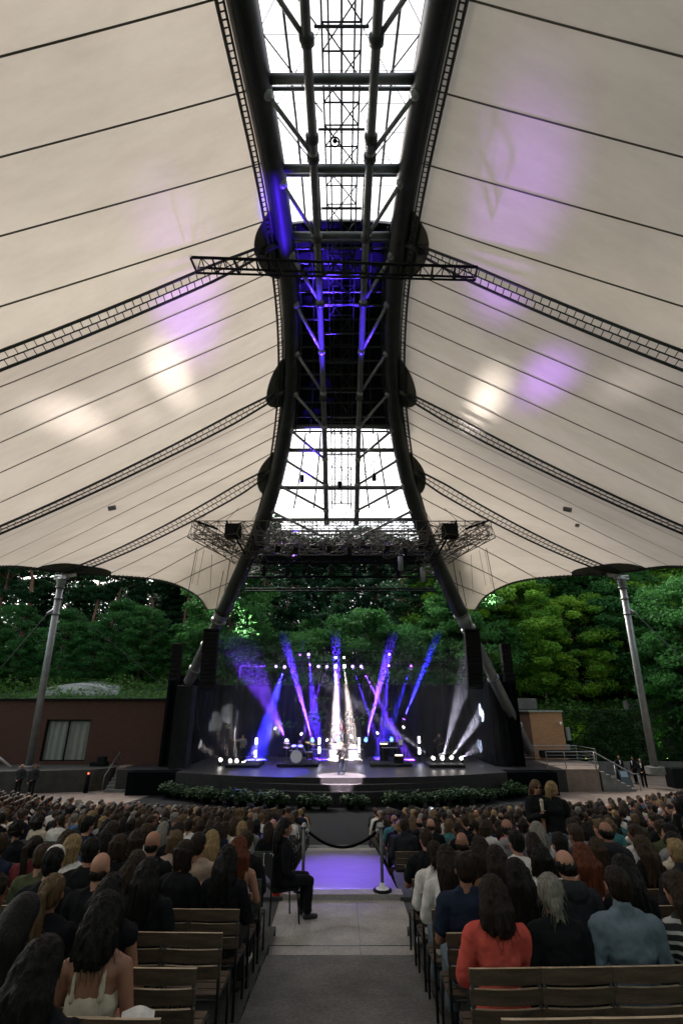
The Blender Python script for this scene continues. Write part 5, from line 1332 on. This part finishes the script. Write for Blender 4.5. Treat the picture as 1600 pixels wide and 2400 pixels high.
# beams from the back truss
for (px, py, tx, ty, ln, c, sz, pw, lb) in (
    (667, 1562, 625, 1700, 'lilac', 'blue', 14, 2600, 'lilac lamp on the truss throwing a blue beam toward the hall side'),
    (723, 1535, 733, 1640, 'lilac', 'indigo', 11, 1800, 'lilac lamp on the upper pipe with a short violet beam'),
    (766, 1562, 714, 1712, 'lilac', 'violet', 4.5, 2200, 'lilac lamp with a thin violet beam slanting to the drums'),
    (786.5, 1560, 788, 1700, 'white', 'pinkw', 13, 6500, 'white lamp with the broad bright beam above the singer'),
    (806, 1560, 820, 1690, 'white', 'white', 11, 4500, 'cream lamp with the second broad beam next to the bright one'),
    (826, 1562, 866, 1680, 'lilac', 'indigo', 4.5, 2200, 'lilac lamp with a thin violet beam slanting to the ivy side'),
    (846, 1562, 925, 1715, 'lilac', 'violet', 6, 3600, 'lilac lamp with a violet beam dropping to the keyboards'),
    (963, 1562, 950, 1600, 'lilac', 'blue', 8, 900, 'lone lilac lamp with a short blue beam near the ivy side drape'),
    (912, 1535, 905, 1620, 'violet', 'indigo', 8, 2600, 'violet lamp high on the pipe inside the big blue beam')):
    fixture(px, py, YT, tx, ty, ln, c, sz, pw * BP, lb, hang=True, r=.13)
for px, py, ln, r_, lb in ((647, 1562, 'lilac', .13, 'lilac lamp at the hall end of the back truss'), (667, 1563, 'lilac', .15, 'bigger lilac lamp second from the hall end of the truss'), (746, 1562, 'lilac', .14, 'lilac lamp just hallward of the bright white pair'), (766, 1562.5, 'lilac', .13, 'lilac lamp touching the bright white pair'),
                           (786.5, 1561, 'white', .15, 'lower white lamp above the singer'), (807, 1561, 'white', .14, 'lower cream lamp beside the white one'), (786.3, 1541, 'white', .1, 'small upper white lamp above the singer'), (806, 1541, 'white', .09, 'small upper cream lamp beside the white one'),
                           (826, 1562, 'lilac', .14, 'lilac lamp first on the ivy side of the white pair'), (846, 1562, 'lilac', .14, 'lilac lamp second on the ivy side of the white pair'), (963, 1561, 'violet', .11, 'lone violet lamp close to the ivy side drape'),
                           (703, 1535, 'violet', .09, 'small violet lamp on the upper pipe'), (723, 1534, 'lilac', .15, 'large lilac lamp on the upper pipe'), (912, 1533, 'violet', .12, 'violet lamp high inside the blue beam'),
                           (731.8, 1735.5, 'blue', .17, 'round blue lamp low behind the drums'), (793, 1734, 'blue', .15, 'round blue lamp low behind the singer'), (857, 1734.5, 'blue', .17, 'round blue lamp low between singer and keyboards'), (917, 1733.5, 'blue', .17, 'round blue lamp low behind the keyboards'), (671.7, 1736.5, 'cool', .16, 'round pale lamp low in the violet smoke')):
    dot(px, py, 40.3, ln, r_, lb)
# thin crossing white beams
for k, (px, py, tx, ty, pw) in enumerate(((644.5, 1708, 692, 1639, 700), (705.6, 1721, 756, 1640, 600), (765.7, 1735, 881, 1605, 700), (823, 1728, 711, 1605, 700), (884.5, 1719, 838, 1655, 600), (945.5, 1705, 896, 1630, 800))):
    fixture(px, py, 40.8, tx, ty, 'white', 'white', 3.6, pw * .8 * BP, f'{ORD[k + 1]} small white pin light from the hall side making a thin crossing beam', r=.08, group='white pin lights')
    dot(px, py, 40.6, 'white', .075, f'lens of the {ORD[k + 1]} white pin light from the hall side', 'white pin lights')
# white blinders at both stage sides
for k, (px, py, tx, ty, sz, pw) in enumerate(((517.5, 1781, 484, 1757, 12, 120), (540, 1784, 528, 1755, 13, 110), (555, 1784, 550, 1750, 13, 150), (571, 1784, 594, 1760, 13, 190))):
    fixture(px, py, 37.5, tx, ty, 'white', 'white', sz, pw * BP, f'{ORD[k + 1]} white floor light from the hall side at the hall side guitarist', r=.1, group='white floor lights')
    dot(px, py, 37.3, 'white', .13, f'{ORD[k + 1]} glaring round lens from the hall side by the hall side guitarist', 'white floor lights')
for k, (px, py, tx, ty, sz, pw) in enumerate(((1015, 1777, 890, 1688, 7, 1200), (1036, 1777, 1066, 1670, 12, 1200), (1057, 1776, 1115, 1690, 12, 1700), (1080, 1777, 1104, 1762, 14, 260))):
    fixture(px, py, 37.5, tx, ty, 'white', 'cool', sz, pw * BP, f'{ORD[k + 1]} white floor light from the stage centre at the ivy side guitarist', r=.1, group='white floor lights')
    dot(px, py, 37.3, 'white', .15 if k == 1 else .13, f'{ORD[k + 1]} glaring round lens from the stage centre by the ivy side guitarist', 'white floor lights')
spot(at(549, 1786, 37.8), at(548, 1640, 37.8), 'pinkw', 10, 2500, .8, None, 'column_light')
# upright led bars
for k, (px, py, tx, ty, c) in enumerate(((601, 1737, 665, 1742, 'cool'), (599, 1767, 628, 1771, 'cool'), (748, 1737, 768, 1748, 'blue'), (748, 1758, 772, 1768, 'indigo'), (841, 1737, 824, 1768, 'indigo'), (841, 1756, 822, 1770, 'violet'), (981.5, 1734, 940, 1746, 'cool'), (982, 1760, 960, 1764, 'blue'))):
    p = at(px, py, 39.6); o = empty('light_bar', p, 0, f'{ORD[k + 1]} upright white light bar from the hall side on the stage, glowing sideways', 'light bar', 'upright light bars')
    MB().box((0, .08, 0), (.22, .14, .52)).build('housing', M['black'], o, bevel=.02); MB().box((0, -.005, 0), (.15, .05, .42)).build('lit_panel', E['cool'], o)
    if k % 2 or k in (0, 6): MB().tube((0, .08, -.26), (0, .08, ZS - p.z), .025, n=6).build('stand', M['black'], o)
    sg = 1 if tx > px else -1
    spot(p + V((sg * .15, 0, 0)), at(tx, ty, 39.6), c, 16, 900 if c == 'cool' else 700, .3, o)
# washes and pools
spot((0.3, 29, 8.6), (0, 32.3, ZS), 'pinkw', 13, 100000, .15, None, 'front_spot')
spot((-3, 40.5, 5.0), at(638, 1810, 34.5) * 1.0, 'blue', 26, 1800, .1, None, 'floor_wash')
for px, py, c in ((646, 1796.5, 'violet'), (762, 1797.5, 'violet'), (837, 1796.5, 'violet'), (973, 1792, 'indigo')):
    t_ = atz(px, py, ZS); spot((t_.x, t_.y + 1.5, 5.2), t_, c, 9, 1500, .1, None, 'pool_light')
spot((.2, 29.6, 9), (.1, 12.8, -3.3), (.20, .08, 1), 12, 30000, 1.0, None, 'aisle_light', .1)
spot((-.6, 29.4, 9), (-.35, 9.0, -3.1), 'cool', 6, 1000, .8, None, 'aisle_light', .1)
# moving lights that reach the fabric roof and the spine
def roof_hit(px, py):
    s = 1 if px > 800 else -1; best = None
    for t in np.linspace(.3, 4.2, 79):
        for q in np.linspace(.05, 1, 40):
            m_ = memb(t, q); m_ = V((-m_.x, m_.y, m_.z)) if s > 0 else m_
            a = proj(m_); dd = (a[0] - px) ** 2 + (a[1] - py) ** 2
            if best is None or dd < best[0]: best = (dd, m_)
    return best[1]
for px, py, c, sz, pw in ((1185, 520, (.42, .16, 1), 13, 12000), (1270, 890, (.42, .16, 1), 10, 9000), (455, 730, (.42, .16, 1), 14, 14000), (1132, 935, (1, .92, .88), 10, 14000), (405, 880, (1, .93, .9), 10, 13000), (180, 975, (1, .9, .9), 9, 8000), (330, 960, (1, .9, .9), 8, 2000), (1480, 900, (1, .88, .88), 7, 2500)):
    t_ = roof_hit(px, py); s = 1 if px > 800 else -1
    spot((s * 2.5, 30.2, 7.6), t_, c, sz, pw, 1.0, None, 'roof_beam', .6)
yy_ = arch_py(480); p_ = sx(archY(yy_), -1); spot((-.5, 27.5, 8.5), p_ + V((.1, 0, -.3)), (.08, .02, 1), 7, 42000, .8, None, 'arch_beam', .1)
yy_ = arch_py(740)
for s in (-1, 1): spot((s * .8, 28.5, 8.8), chordY(yy_, s), (.09, .03, 1), 11 if s < 0 else 8, 45000 if s < 0 else 22000, .8, None, 'chord_beam', .1)
spot((-3, 28.5, 8.8), (-1.5, arch_py(1010), archY(arch_py(1000)).z + .6), (.08, .02, 1), 14, 7000, .6, None, 'spine_beam', .1)
# uplights in the ivy
for k, (px, py, c) in enumerate(((1372, 1772, (.75, .8, .1)), (1565, 1788, (.4, .9, .1)))):
    p = at(px, py, 43.0); p.z = -4.2
    o = empty('garden_uplight', p, 0, f'small {"yellow" if k == 0 else "green"} uplight shining on the ivy', 'garden light', 'ivy uplights'); MB().lathe([(0, 0), (.1, 0), (.12, .18), (.1, .2)], 12).build('lamp_body', M['black'], o, True)
    MB().lathe([(0, .19), (.095, .19)], 12).build('lens', emat('uplight_lens', c, 4), o)
    spot(p + V((0, 0, .3)), p + V((.0, .75, 2.6)), c, 60, 150 if k == 0 else 90, .8, o, 'uplight')
# stage truss carrying the back lamps
bt = empty('back_truss', (0, 0, 0), 0, 'thin black pipe truss over the band carrying the back lamps', 'truss')
a, b = at(560, 1556, 40.9), at(1040, 1556, 40.9); mb = MB(); truss(mb, a, b, .3, .3, .6, .02, .01); mb.build('pipe_truss', M['black'], bt)
MB().tube(at(680, 1529, 40.9), at(930, 1529, 40.9), .03).build('upper_pipe', M['black'], bt)
for px in (562, 1038): p = at(px, 1556, 40.9); MB().tube(p, V((p.x, p.y, ZS)), .06, n=8).build('tower', M['black'], bt)
# smoke over the stage
sm = bpy.data.materials.new('stage_smoke'); sm.use_nodes = True; t = sm.node_tree; t.nodes.remove(t.nodes['Principled BSDF'])
vp = t.nodes.new('ShaderNodeVolumePrincipled'); vp.inputs['Color'].default_value = (.85, .87, .95, 1); vp.inputs['Density'].default_value = .0062; vp.inputs['Anisotropy'].default_value = .0; t.links.new(vp.outputs[0], t.nodes['Material Output'].inputs['Volume'])
tc = t.nodes.new('ShaderNodeTexCoord'); sp_ = t.nodes.new('ShaderNodeSeparateXYZ'); t.links.new(tc.outputs['Object'], sp_.inputs[0])
mr = t.nodes.new('ShaderNodeMapRange'); mr.interpolation_type = 'SMOOTHSTEP'; mr.inputs[1].default_value = 5.6; mr.inputs[2].default_value = .5; mr.inputs[3].default_value = 0; mr.inputs[4].default_value = .0028; t.links.new(sp_.outputs[2], mr.inputs[0])
nz = t.nodes.new('ShaderNodeTexNoise'); nz.inputs['Scale'].default_value = .45; nz.inputs['Detail'].default_value = 2; t.links.new(tc.outputs['Object'], nz.inputs[0])
m2 = t.nodes.new('ShaderNodeMapRange'); m2.inputs[1].default_value = .35; m2.inputs[2].default_value = .65; m2.inputs[3].default_value = .35; m2.inputs[4].default_value = 1.3; t.links.new(nz.outputs[0], m2.inputs[0])
mu = t.nodes.new('ShaderNodeMath'); mu.operation = 'MULTIPLY'; t.links.new(mr.outputs[0], mu.inputs[0]); t.links.new(m2.outputs[0], mu.inputs[1]); t.links.new(mu.outputs[0], vp.inputs['Density'])
o = MB().box((0, 37.4, .9), (20.4, 11.4, 9.6)).build('stage_smoke', sm, None, kind='stuff', label='thin drifting stage smoke that shows the light beams')

# ------------------------------------------------------------------ risers, band and gear
def riser(px0, px1, py, Y0, dep, lb):
    a, b = at(px0, py, Y0), at(px1, py, Y0); o = empty('riser', ((a.x + b.x) / 2, Y0 + dep / 2, ZS), 0, lb, 'riser', 'low stage risers'); w = b.x - a.x
    MB().box((0, 0, .11), (w, dep, .2)).build('deck', M['black'], o, bevel=.01); MB().box((0, -dep / 2 - .004, .19), (w * .98, .01, .03)).build('edge_strip', M['steel_mid'], o)
    return ZS + .21
riser(527, 607, 1797, 36.0, 2.4, 'low black riser under the hall side guitarist')
riser(648, 745, 1799, 36.5, 2.6, 'low black riser under the drum kit'); riser(868, 966, 1799, 36.5, 2.4, 'low black riser with the keyboards and an amplifier')
riser(1007, 1090, 1797, 36.0, 2.4, 'low pale-edged riser under the ivy side guitarist')
Fs = Fig
make_tpl('singer', Fs(stand=True, arms=('clasp', 'mic'), turn=.2, legs='wide'), 'short', 'long', .0105)
make_tpl('drummer', Fs(lean=.1, arms='wide'), 'bald', 'long', .012)
make_tpl('guitar_l', Fs(stand=True, arms=('play', 'out'), legs='wide'), 'short', 'tee', .012)
make_tpl('guitar_r', Fs(stand=True, arms=('play', 'fret'), legs='wide'), 'short', 'long', .012)
make_tpl('suit', Fs(stand=True, arms='clasp'), 'bald', 'long', .0115)
make_tpl('suit2', Fs(stand=True, arms=('clasp', 'side'), turn=.5), 'short', 'long', .0115)
make_tpl('lady1', Fs(stand=True, arms=('side', 'phone'), turn=.1, female=True), 'long', 'long', .0105)
make_tpl('lady2', Fs(stand=True, arms=('side', 'side'), turn=.9, nod=.2, female=True), 'bob', 'tee', .0105)
def stand(key, px, py, Y, rz, hair, top, tr, lb, skin=0, grp=None, zf=ZS, sc=1.0, shoes='shoe'):
    p = at(px, py, Y); return person(key, (p.x, Y, zf), rz, hair, top, tr, skin, lb, grp, shoes, sc)
stand('singer', 800, 1800, 32.6, PI, 'fair', 'black', 'navy', 'singer in dark clothes standing in the bright pool with a raised hand', 0, 'band on stage')
p = at(808, 1760, 32.4); MB().cap(p, p + V((.0, .03, .1)), .02).build('microphone', M['steel'], None, True, label='small dark microphone held up by the singer', cat='microphone')
d_ = at(702, 1780, 37.8); person('drummer', (d_.x, 37.9, ZS + .2), PI, 'black', 'lilac', 'black', 1, 'drummer in a pale shirt seated behind the white bass drum', 'band on stage', 'shoe', 1.0)
stand('guitar_l', 566, 1780, 37.2, PI, 'dark', 'grey', 'black', 'guitarist with one arm stretched out among the hall side floor lights', 1, 'band on stage', ZS + .2)
stand('guitar_r', 1032, 1780, 38.6, PI, 'black', 'black', 'black', 'guitarist in black behind the glaring ivy side floor lights', 1, 'band on stage', ZS + .2)
for k, px in enumerate((802, 822, 814)):
    stand('suit2', px, 1745, 42.2 + .0 * k, PI, 'black', ['maroon', 'black', 'black'][k], 'black', f'{["first", "second", "third"][k]} backing singer from the hall side standing dimly at the rear', 2, 'band on stage', -2.9 + .02 * k, .98)
MB().box((.4, 42.2, -3.42), (3.2, 1.1, 1.0)).build('rear_platform', M['black'], None, bevel=.02, label='dark raised platform under the backing singers', cat='platform')
def guitar(px, py, Y, lb, col, a=.35):
    o = empty('guitar', at(px, py, Y), 0, lb, 'guitar', 'electric guitars')
    mb = MB().ell((0, 0, 0), (.17, .03, .13)).ell((.16, 0, .05), (.13, .03, .1)); b = mb.build('body', col, o, True); n = MB().box((.5, -.01, .14), (.62, .02, .045), 0, 0, -a * .6).box((.84, -.01, .25), (.16, .02, .07), 0, 0, -a * .6).build('neck', M['wood'], o)
guitar(568, 1780, 36.95, 'dark guitar held by the hall side guitarist', M['black']); guitar(1033, 1770, 38.3, 'pale guitar held by the ivy side guitarist', M['white'])
dk = empty('drum_kit', (d_.x, 37.1, ZS + .205), 0, 'drum kit with a white bass drum head on the low riser', 'drum kit')
mb = MB(); 
def drum(nm, c, r, h, ax, mhead, parent=dk):
    o = MB().lathe([(r, -h / 2), (r, h / 2)], 24).build(nm, M['maroon_d'], parent, True); hd = MB().lathe([(0, h / 2), (r * .96, h / 2)], 24).lathe([(0, -h / 2), (r * .96, -h / 2)], 24).build('drum_head', mhead, o)
    rm = MB().path([(r * math.cos(a), r * math.sin(a), h / 2) for a in np.linspace(0, 2 * PI, 25)], .014, 5).build('rim', M['galv'], o, True)
    o.location = c; o.rotation_euler = ax; return o
M['maroon_d'] = mat('drum_shell', (.03, .02, .02), .25); M['drum_white'] = mat('drum_white', (.85, .83, .85), .4)
drum('bass_drum', (-.15, -.3, .42), .40, .4, (PI / 2, 0, 0), M['drum_white']); drum('tom', (-.35, -.15, .95), .18, .22, (.4, 0, 0), M['drum_white']); drum('tom', (.1, -.15, .95), .18, .22, (.4, 0, 0), M['drum_white']); drum('floor_tom', (.7, .1, .45), .23, .4, (0, 0, 0), M['drum_white']); drum('snare_drum', (-.5, .3, .65), .2, .14, (0, 0, 0), M['drum_white'])
brass = mat('cymbal_brass', (.45, .33, .12), .25, .9)
for x, y, z in ((-.85, -.1, 1.25), (.65, -.2, 1.3), (.95, .3, 1.15), (-.9, .4, .95)):
    c = MB().lathe([(0, .02), (.06, .01), (.24, -.015)], 20).build('cymbal', brass, dk, True); c.location = (x, y, z); c.rotation_euler = (.25, .1, 0); MB().tube((x, y + .05, 0), (x, y, z), .012).build('cymbal_stand', M['galv'], dk)
kb = empty('keyboard_stand', (at(930, 1790, 38).x, 37.6, ZS + .2), 0, 'keyboards on a two tier stand in front of the rear amplifier', 'keyboard')
for z, y in ((.85, 0), (1.2, .25)):
    MB().box((-.5, y, z), (1.2, .3, .08)).build('keyboard', M['black'], kb, bevel=.01); MB().box((-.5, y - .05, z + .045), (1.1, .14, .012)).build('keys', M['white'], kb)
MB().tube((-1.0, 0, 0), (-1.0, .25, 1.2), .02).tube((0, 0, 0), (0, .25, 1.2), .02).build('stand_frame', M['steel'], kb)
for px, py, lb in ((932, 1786, 'small amplifier with a warm glowing top on the keyboard riser'), (901, 1750, 'upper small amplifier with a warm glowing top behind the keyboards')):
    p = at(px, py, 37.6); o = empty('amplifier', (p.x, 37.0 if py > 1760 else 38.5, p.z), 0, lb, 'amplifier', 'amplifiers')
    if py > 1760: o.location.z = ZS + .2
    hh = .55 if py > 1760 else max(.6, p.z - ZS)
    o.location.z = ZS + .2
    MB().box((0, 0, hh / 2), (.62, .4, hh)).build('cabinet', M['black'], o, bevel=.02); MB().box((0, -.21, hh - .06), (.5, .012, .07)).build('lit_panel', emat('amp_glow', (1, .72, .45), 2.2), o)
ms_ = empty('music_stand', (at(937, 1763, 38).x, 37.4, ZS + .2), 0, 'thin music stand with a pale sheet beside the keyboards', 'music stand'); MB().tube((0, 0, 0), (0, 0, 1.1), .015).build('pole', M['black'], ms_); MB().box((0, 0, 1.25), (.28, .02, .36), rx=-.25).build('sheet', M['white'], ms_)
o = empty('band_table', (at(790, 1771, 40).x, 39.9, ZS), 0, 'low dark bench with lit edge behind the singer', 'bench')
MB().box((0, 0, .8), (3.8, .5, .06)).build('top', M['steel_mid'], o)
for x in (-1.8, 0, 1.8): MB().box((x, 0, .38), (.06, .4, .76)).build('leg', M['black'], o)
# people and gear in the dark wing, ivy side
for k, (px, py) in enumerate(((1184, 1768), (1192, 1772), (1212, 1768))):
    stand('suit2' if k else 'suit', px, py, 38.2 + .3 * k, PI * .9, 'black', 'black', 'black', f'{["first", "second", "third"][k]} stagehand in black from the stage waiting in the dark wing', k, 'stagehands in the wing')
for k, px in enumerate((1165, 1205)):
    o = empty('mic_stand', (at(px, 1780, 37.6).x, 37.5, ZS), 0, f'tall thin stand {"nearer the drape" if k == 0 else "beside the stagehands"} in the dark wing', 'stand', 'thin stands in the wing'); MB().tube((0, 0, 0), (0, 0, 1.7), .02).box((0, 0, 1.75), (.3, .08, .1)).build('pole', M['steel'], o)
    for a in (0, 2.1, 4.2): MB().tube((0, 0, .25), (.3 * math.cos(a), .3 * math.sin(a), 0), .012).build('leg', M['steel'], o)

# ------------------------------------------------------------------ staff and props round the seats
for k, (px, lb) in enumerate(((46, 'dark clothed steward with folded hands standing under the mast by the hall'), (78, 'dark clothed steward in back of the other one by the hall mast'))):
    stand('suit' if k == 0 else 'suit2', px, 1830, 33.2, PI, 'dark', 'charcoal', 'black', lb, k, 'stewards by the hall', Z0, 1.02)
for k, (px, Y, lb) in enumerate(((1458, 39.0, 'bald man in a dark suit and pale shirt standing with clasped hands'), (1491, 38.6, 'man in a dark suit standing beside the mast foot, turned away'), (1508, 37.0, 'man in a black jacket leaning at the mast foot'))):
    o = stand('suit' if k != 1 else 'suit2', px, 1830, Y, PI * (1, .6, .8)[k], 'dark', 'black', 'black', lb, k, 'suited men near the mast', Z0, 1.0)
    sh = MB().cap((0, .118, 1.22), (0, .125, 1.42), .035, .05).build('shirt_front', FAB['white'], o, True)
ZL = -3.0
stand('lady1', 1262, 1900, 10.3, PI, 'fair', 'black', 'denim', 'woman with long fair hair and sunglasses standing with her back to the stage', 0, 'two women standing in the cross aisle', ZL, .95)
stand('lady2', 1300, 1900, 10.1, PI * .95, 'blond', 'black', 'denim', 'woman with blond bob, black tee and jeans standing beside her friend', 0, 'two women standing in the cross aisle', ZL, .95)
for o_ in [q for q in S.objects if q.get('label', '').startswith('woman with long fair hair')]:
    f = TPL['lady1']['fig']; H = lambda v: f.hc + f.HR @ V(v); MB().ell(H((-.034, .092, .015)), (.027, .012, .02), f.HR).ell(H((.034, .092, .015)), (.027, .012, .02), f.HR).path([H((-.06, .085, .018)), H((.06, .085, .018))], .004).build('sunglasses', M['black'], o_, True)
o = MB().cap((0, 0, 0), (0, 0, .14), .018, .032).ell((0, 0, .18), (.034, .034, .04)).build('ice_cream_cone', FAB['cream'], None, True, loc=at(1271, 1905, 9.95), label='pale ice cream cone held by the long haired standing woman', cat='ice cream')
o = MB().ell((0, 0, 0), (.16, .06, .2)).path([(-.1, 0, .15), (-.03, 0, .5), (.08, 0, .15)], .008, 6).build('tote_bag', FAB['floral'], None, True, loc=at(1328, 1985, 10.1), label='light patterned bag hanging beside the blond standing woman', cat='bag')
stand('lady2', 1588, 1860, 12.2, PI * 1.1, 'black', 'black', 'black', 'dark haired person in black standing at the ivy side frame edge', 1, None, -3.7, 1.02)
stand('suit', 330, 1860, 23.6, PI * .6, 'black', 'navy', 'black', 'person in dark clothes walking in front of the first row, hall side', 1, None, Z0, .78)
# usher on a black chair in the aisle
make_tpl('usher', Fig(lean=.03, arms='clasp', turn=-.35, female=True), 'long', 'long', .0095)
u = at(688, 2070, 9.25)
o = person('usher', (-.93, 9.1, -3.05), -1.15, 'black', 'black', 'black', 0, 'woman in black with long dark hair sitting on a lone chair in the aisle', None, 'shoe', .99)
ch = empty('plain_chair', (-.93, 9.1, -3.05), -1.15, 'thin legged black chair under the woman sitting in the aisle', 'chair')
MB().box((0, .02, .43), (.42, .42, .03)).build('seat', M['black'], ch, bevel=.01); MB().box((0, -.2, .72), (.42, .03, .3)).build('backrest', M['black'], ch, bevel=.01)
for x, y in ((-.19, -.2), (.19, -.2), (-.19, .2), (.19, .2)): MB().tube((x * 1.15, y * 1.15, 0), (x, y, .42 if y > 0 else .85), .012, n=6).build('leg', M['black'], ch)
# rope barrier
POST = []
for k, px in enumerate((709, 896)):
    b = atz(px, 2088, -2.97); POST.append(b); t_ = 0
    o = empty('barrier_post', b, 0, f'dark rope barrier post with white foot on the {"hall" if k == 0 else "ivy"} side of the ramp', 'barrier post', 'rope barrier posts')
    MB().tube((0, 0, .03), (0, 0, .95), .028, n=12).build('post', M['steel_mid'], o, True); MB().lathe([(0, 0), (.16, 0), (.16, .02), (.13, .035), (0, .04)], 20).build('base', M['black'], o, True)
    MB().lathe([(.12, .035), (.05, .05), (.045, .1), (.03, .12)], 10).build('foot_cover', M['white'], o, True); MB().lathe([(0, .93), (.055, .93), (.055, .96), (.035, .965), (.035, .99), (.02, 1.0), (0, 1.0)], 14).build('post_cap', M['galv'], o, True)
a, b = POST[0] + V((.03, 0, .9)), POST[1] + V((-.03, 0, .9))
pts = [a.lerp(b, f) - V((0, 0, .27 * 4 * f * (1 - f))) for f in np.linspace(0, 1, 25)]
o = empty('barrier_rope', (0, 0, 0), 0, 'thick dark rope sagging between the two barrier posts', 'rope'); MB().path(pts, .022, 10).build('rope', M['cloth_black'], o, True)
for q, q2 in ((pts[0], pts[1]), (pts[-1], pts[-2])): MB().tube(q, q2, .03, n=10).build('rope_end', M['galv'], o, True)
# extinguisher
b = atz(650, 2105, -3.05); o = empty('fire_extinguisher', b, 0, 'red fire extinguisher standing at the end of the seats beside the usher', 'fire extinguisher')
MB().lathe([(0, 0), (.085, 0), (.09, .03), (.09, .42), (.06, .5), (.03, .53), (.03, .56), (0, .56)], 18).build('cylinder', M['red'], o, True); MB().box((0, 0, .6), (.05, .12, .05)).path([(.02, 0, .58), (.12, 0, .5), (.11, 0, .15)], .014, 6).build('valve_hose', M['black'], o)
# exit arrow sign
c = at(970, 2039, 11.45); o = empty('exit_sign', c, 0, 'green sign with a white arrow fixed below the aisle chair', 'sign')
M['sign_green'] = mat('sign_green', (.01, .16, .08), .4); W_, H_ = .36, .15
MB().box((0, 0, 0), (W_, .01, H_)).build('panel', M['sign_green'], o)
MB().box((0, -.008, H_ / 2 - .008), (W_ - .01, .004, .006)).box((0, -.008, -H_ / 2 + .008), (W_ - .01, .004, .006)).box((-W_ / 2 + .008, -.008, 0), (.006, .004, H_ - .02)).box((W_ / 2 - .008, -.008, 0), (.006, .004, H_ - .02)).box((-.03, -.008, 0), (.22, .004, .03)).add([(.155, -.009, 0), (.09, -.009, .055), (.09, -.009, .02), (.125, -.009, 0), (.09, -.009, -.02), (.09, -.009, -.055)], [(0, 1, 2, 3), (0, 3, 4, 5)]).build('arrow', M['white'], o)
# small board with two marks on the hall side
c = at(629, 2014, 11.45); o = empty('seat_sign', c, 0, 'small framed board with two pale marks on the end chair beyond the extinguisher', 'sign')
MB().box((0, 0, 0), (.19, .01, .2)).build('panel', M['black'], o); MB().box((0, -.007, .095), (.19, .006, .01)).box((0, -.007, -.095), (.19, .006, .01)).box((-.09, -.007, 0), (.01, .006, .19)).box((.09, -.007, 0), (.01, .006, .19)).box((-.035, -.007, 0), (.035, .006, .11)).box((.035, -.007, 0), (.035, .006, .11)).build('marks', M['white'], o)
# A-frame board
b = atz(1437, 1840, Z0); o = empty('sandwich_board', (b.x, 36.6, Z0), .15, 'dark framed sandwich board with a pale blue poster by the steps', 'sign board')
for sg in (-1, 1):
    f_ = MB(); rx_ = .22 * sg
    for x in (-.38, .38): f_.tube((x, sg * .0, 1.15), (x, sg * -.32, 0), .022, n=6)
    f_.tube((-.38, 0, 1.15), (.38, 0, 1.15), .022, n=6).tube((-.38, sg * -.28, .15), (.38, sg * -.28, .15), .022, n=6); f_.build('frame', M['black'], o)
    MB().box((0, sg * -.155, .64), (.72, .012, .95), rx=-.27 * sg).build('board', mat('board_slate', (.04, .055, .07), .5), o)
MB().box((0, -.10, .86), (.5, .012, .34), rx=.27 * -1 * -1 * -1 * -1 * -1).build('poster', mat('poster_blue', (.25, .36, .45), .5), o)
# red cables and a bag on the ground
b = atz(1405, 1845, Z0); MB().path([b + V((math.cos(a) * .5 * (1 - .02 * a), math.sin(a) * .3, .03 + .01 * a)) for a in np.linspace(0, 12, 50)], .04, 6).build('cable_heap', M['red'], None, True, label='heap of red cable lying at the foot of the pale steps', cat='cable')
# white papers and bag near the seats
o = MB().grid(lambda u, v: V(((u - .5) * .30, (v - .5) * .21, .03 * math.cos((u - .5) * 5) + .015 * v)), 8, 2).build('programme', FAB['white'], None, True, loc=(0, 0, 0), label='white programme sheet lying on the lap of the bare shouldered woman', cat='paper')
o.location = at(322, 2392, 3.6); o.rotation_euler = (.3, .1, .3); o.scale = (.6, .6, .6)
# lit phones in the crowd
for k, (px, py, Y) in enumerate(((416, 1921, 19.5), (493, 1926, 19.0), (545, 1906, 21.3), (1012, 1899, 21.0))):
    MB().box(at(px, py, Y), (.075, .012, .15), 0, -.3).build('phone', emat('phone_screen', (.35, .6, 1), 1.6), None, label=f'{ORD[k + 1]} glowing phone screen from the hall side held up in the front rows', cat='phone', group='phones in the crowd')
# white fronted cap worn by the man by the hall side
for d in OCC:
    if d.get('hero') == (3, 110):
        f = TPL[d['key']]['fig']; cm_ = f.capmesh(); c = cm_.build('cap', M['black'], d['obj'], True)
        H = lambda v: f.hc + f.HR @ V(v); mb = MB(); mb.ell(H((0, .12, .045)), (.075, .075, .012), f.HR); mb.build('cap_brim', FAB['white'], c, True)
        mb = MB(); mb.ell(H((0, .03, .075)), (.082, .078, .07), f.HR, 18, 10); mb.build('cap_front', FAB['white'], c, True)
        d['obj']['label'] = 'man in black wearing a black cap with white front, ' + ORD[d['n']] + ' seat, ' + rowname(d['row'], False)
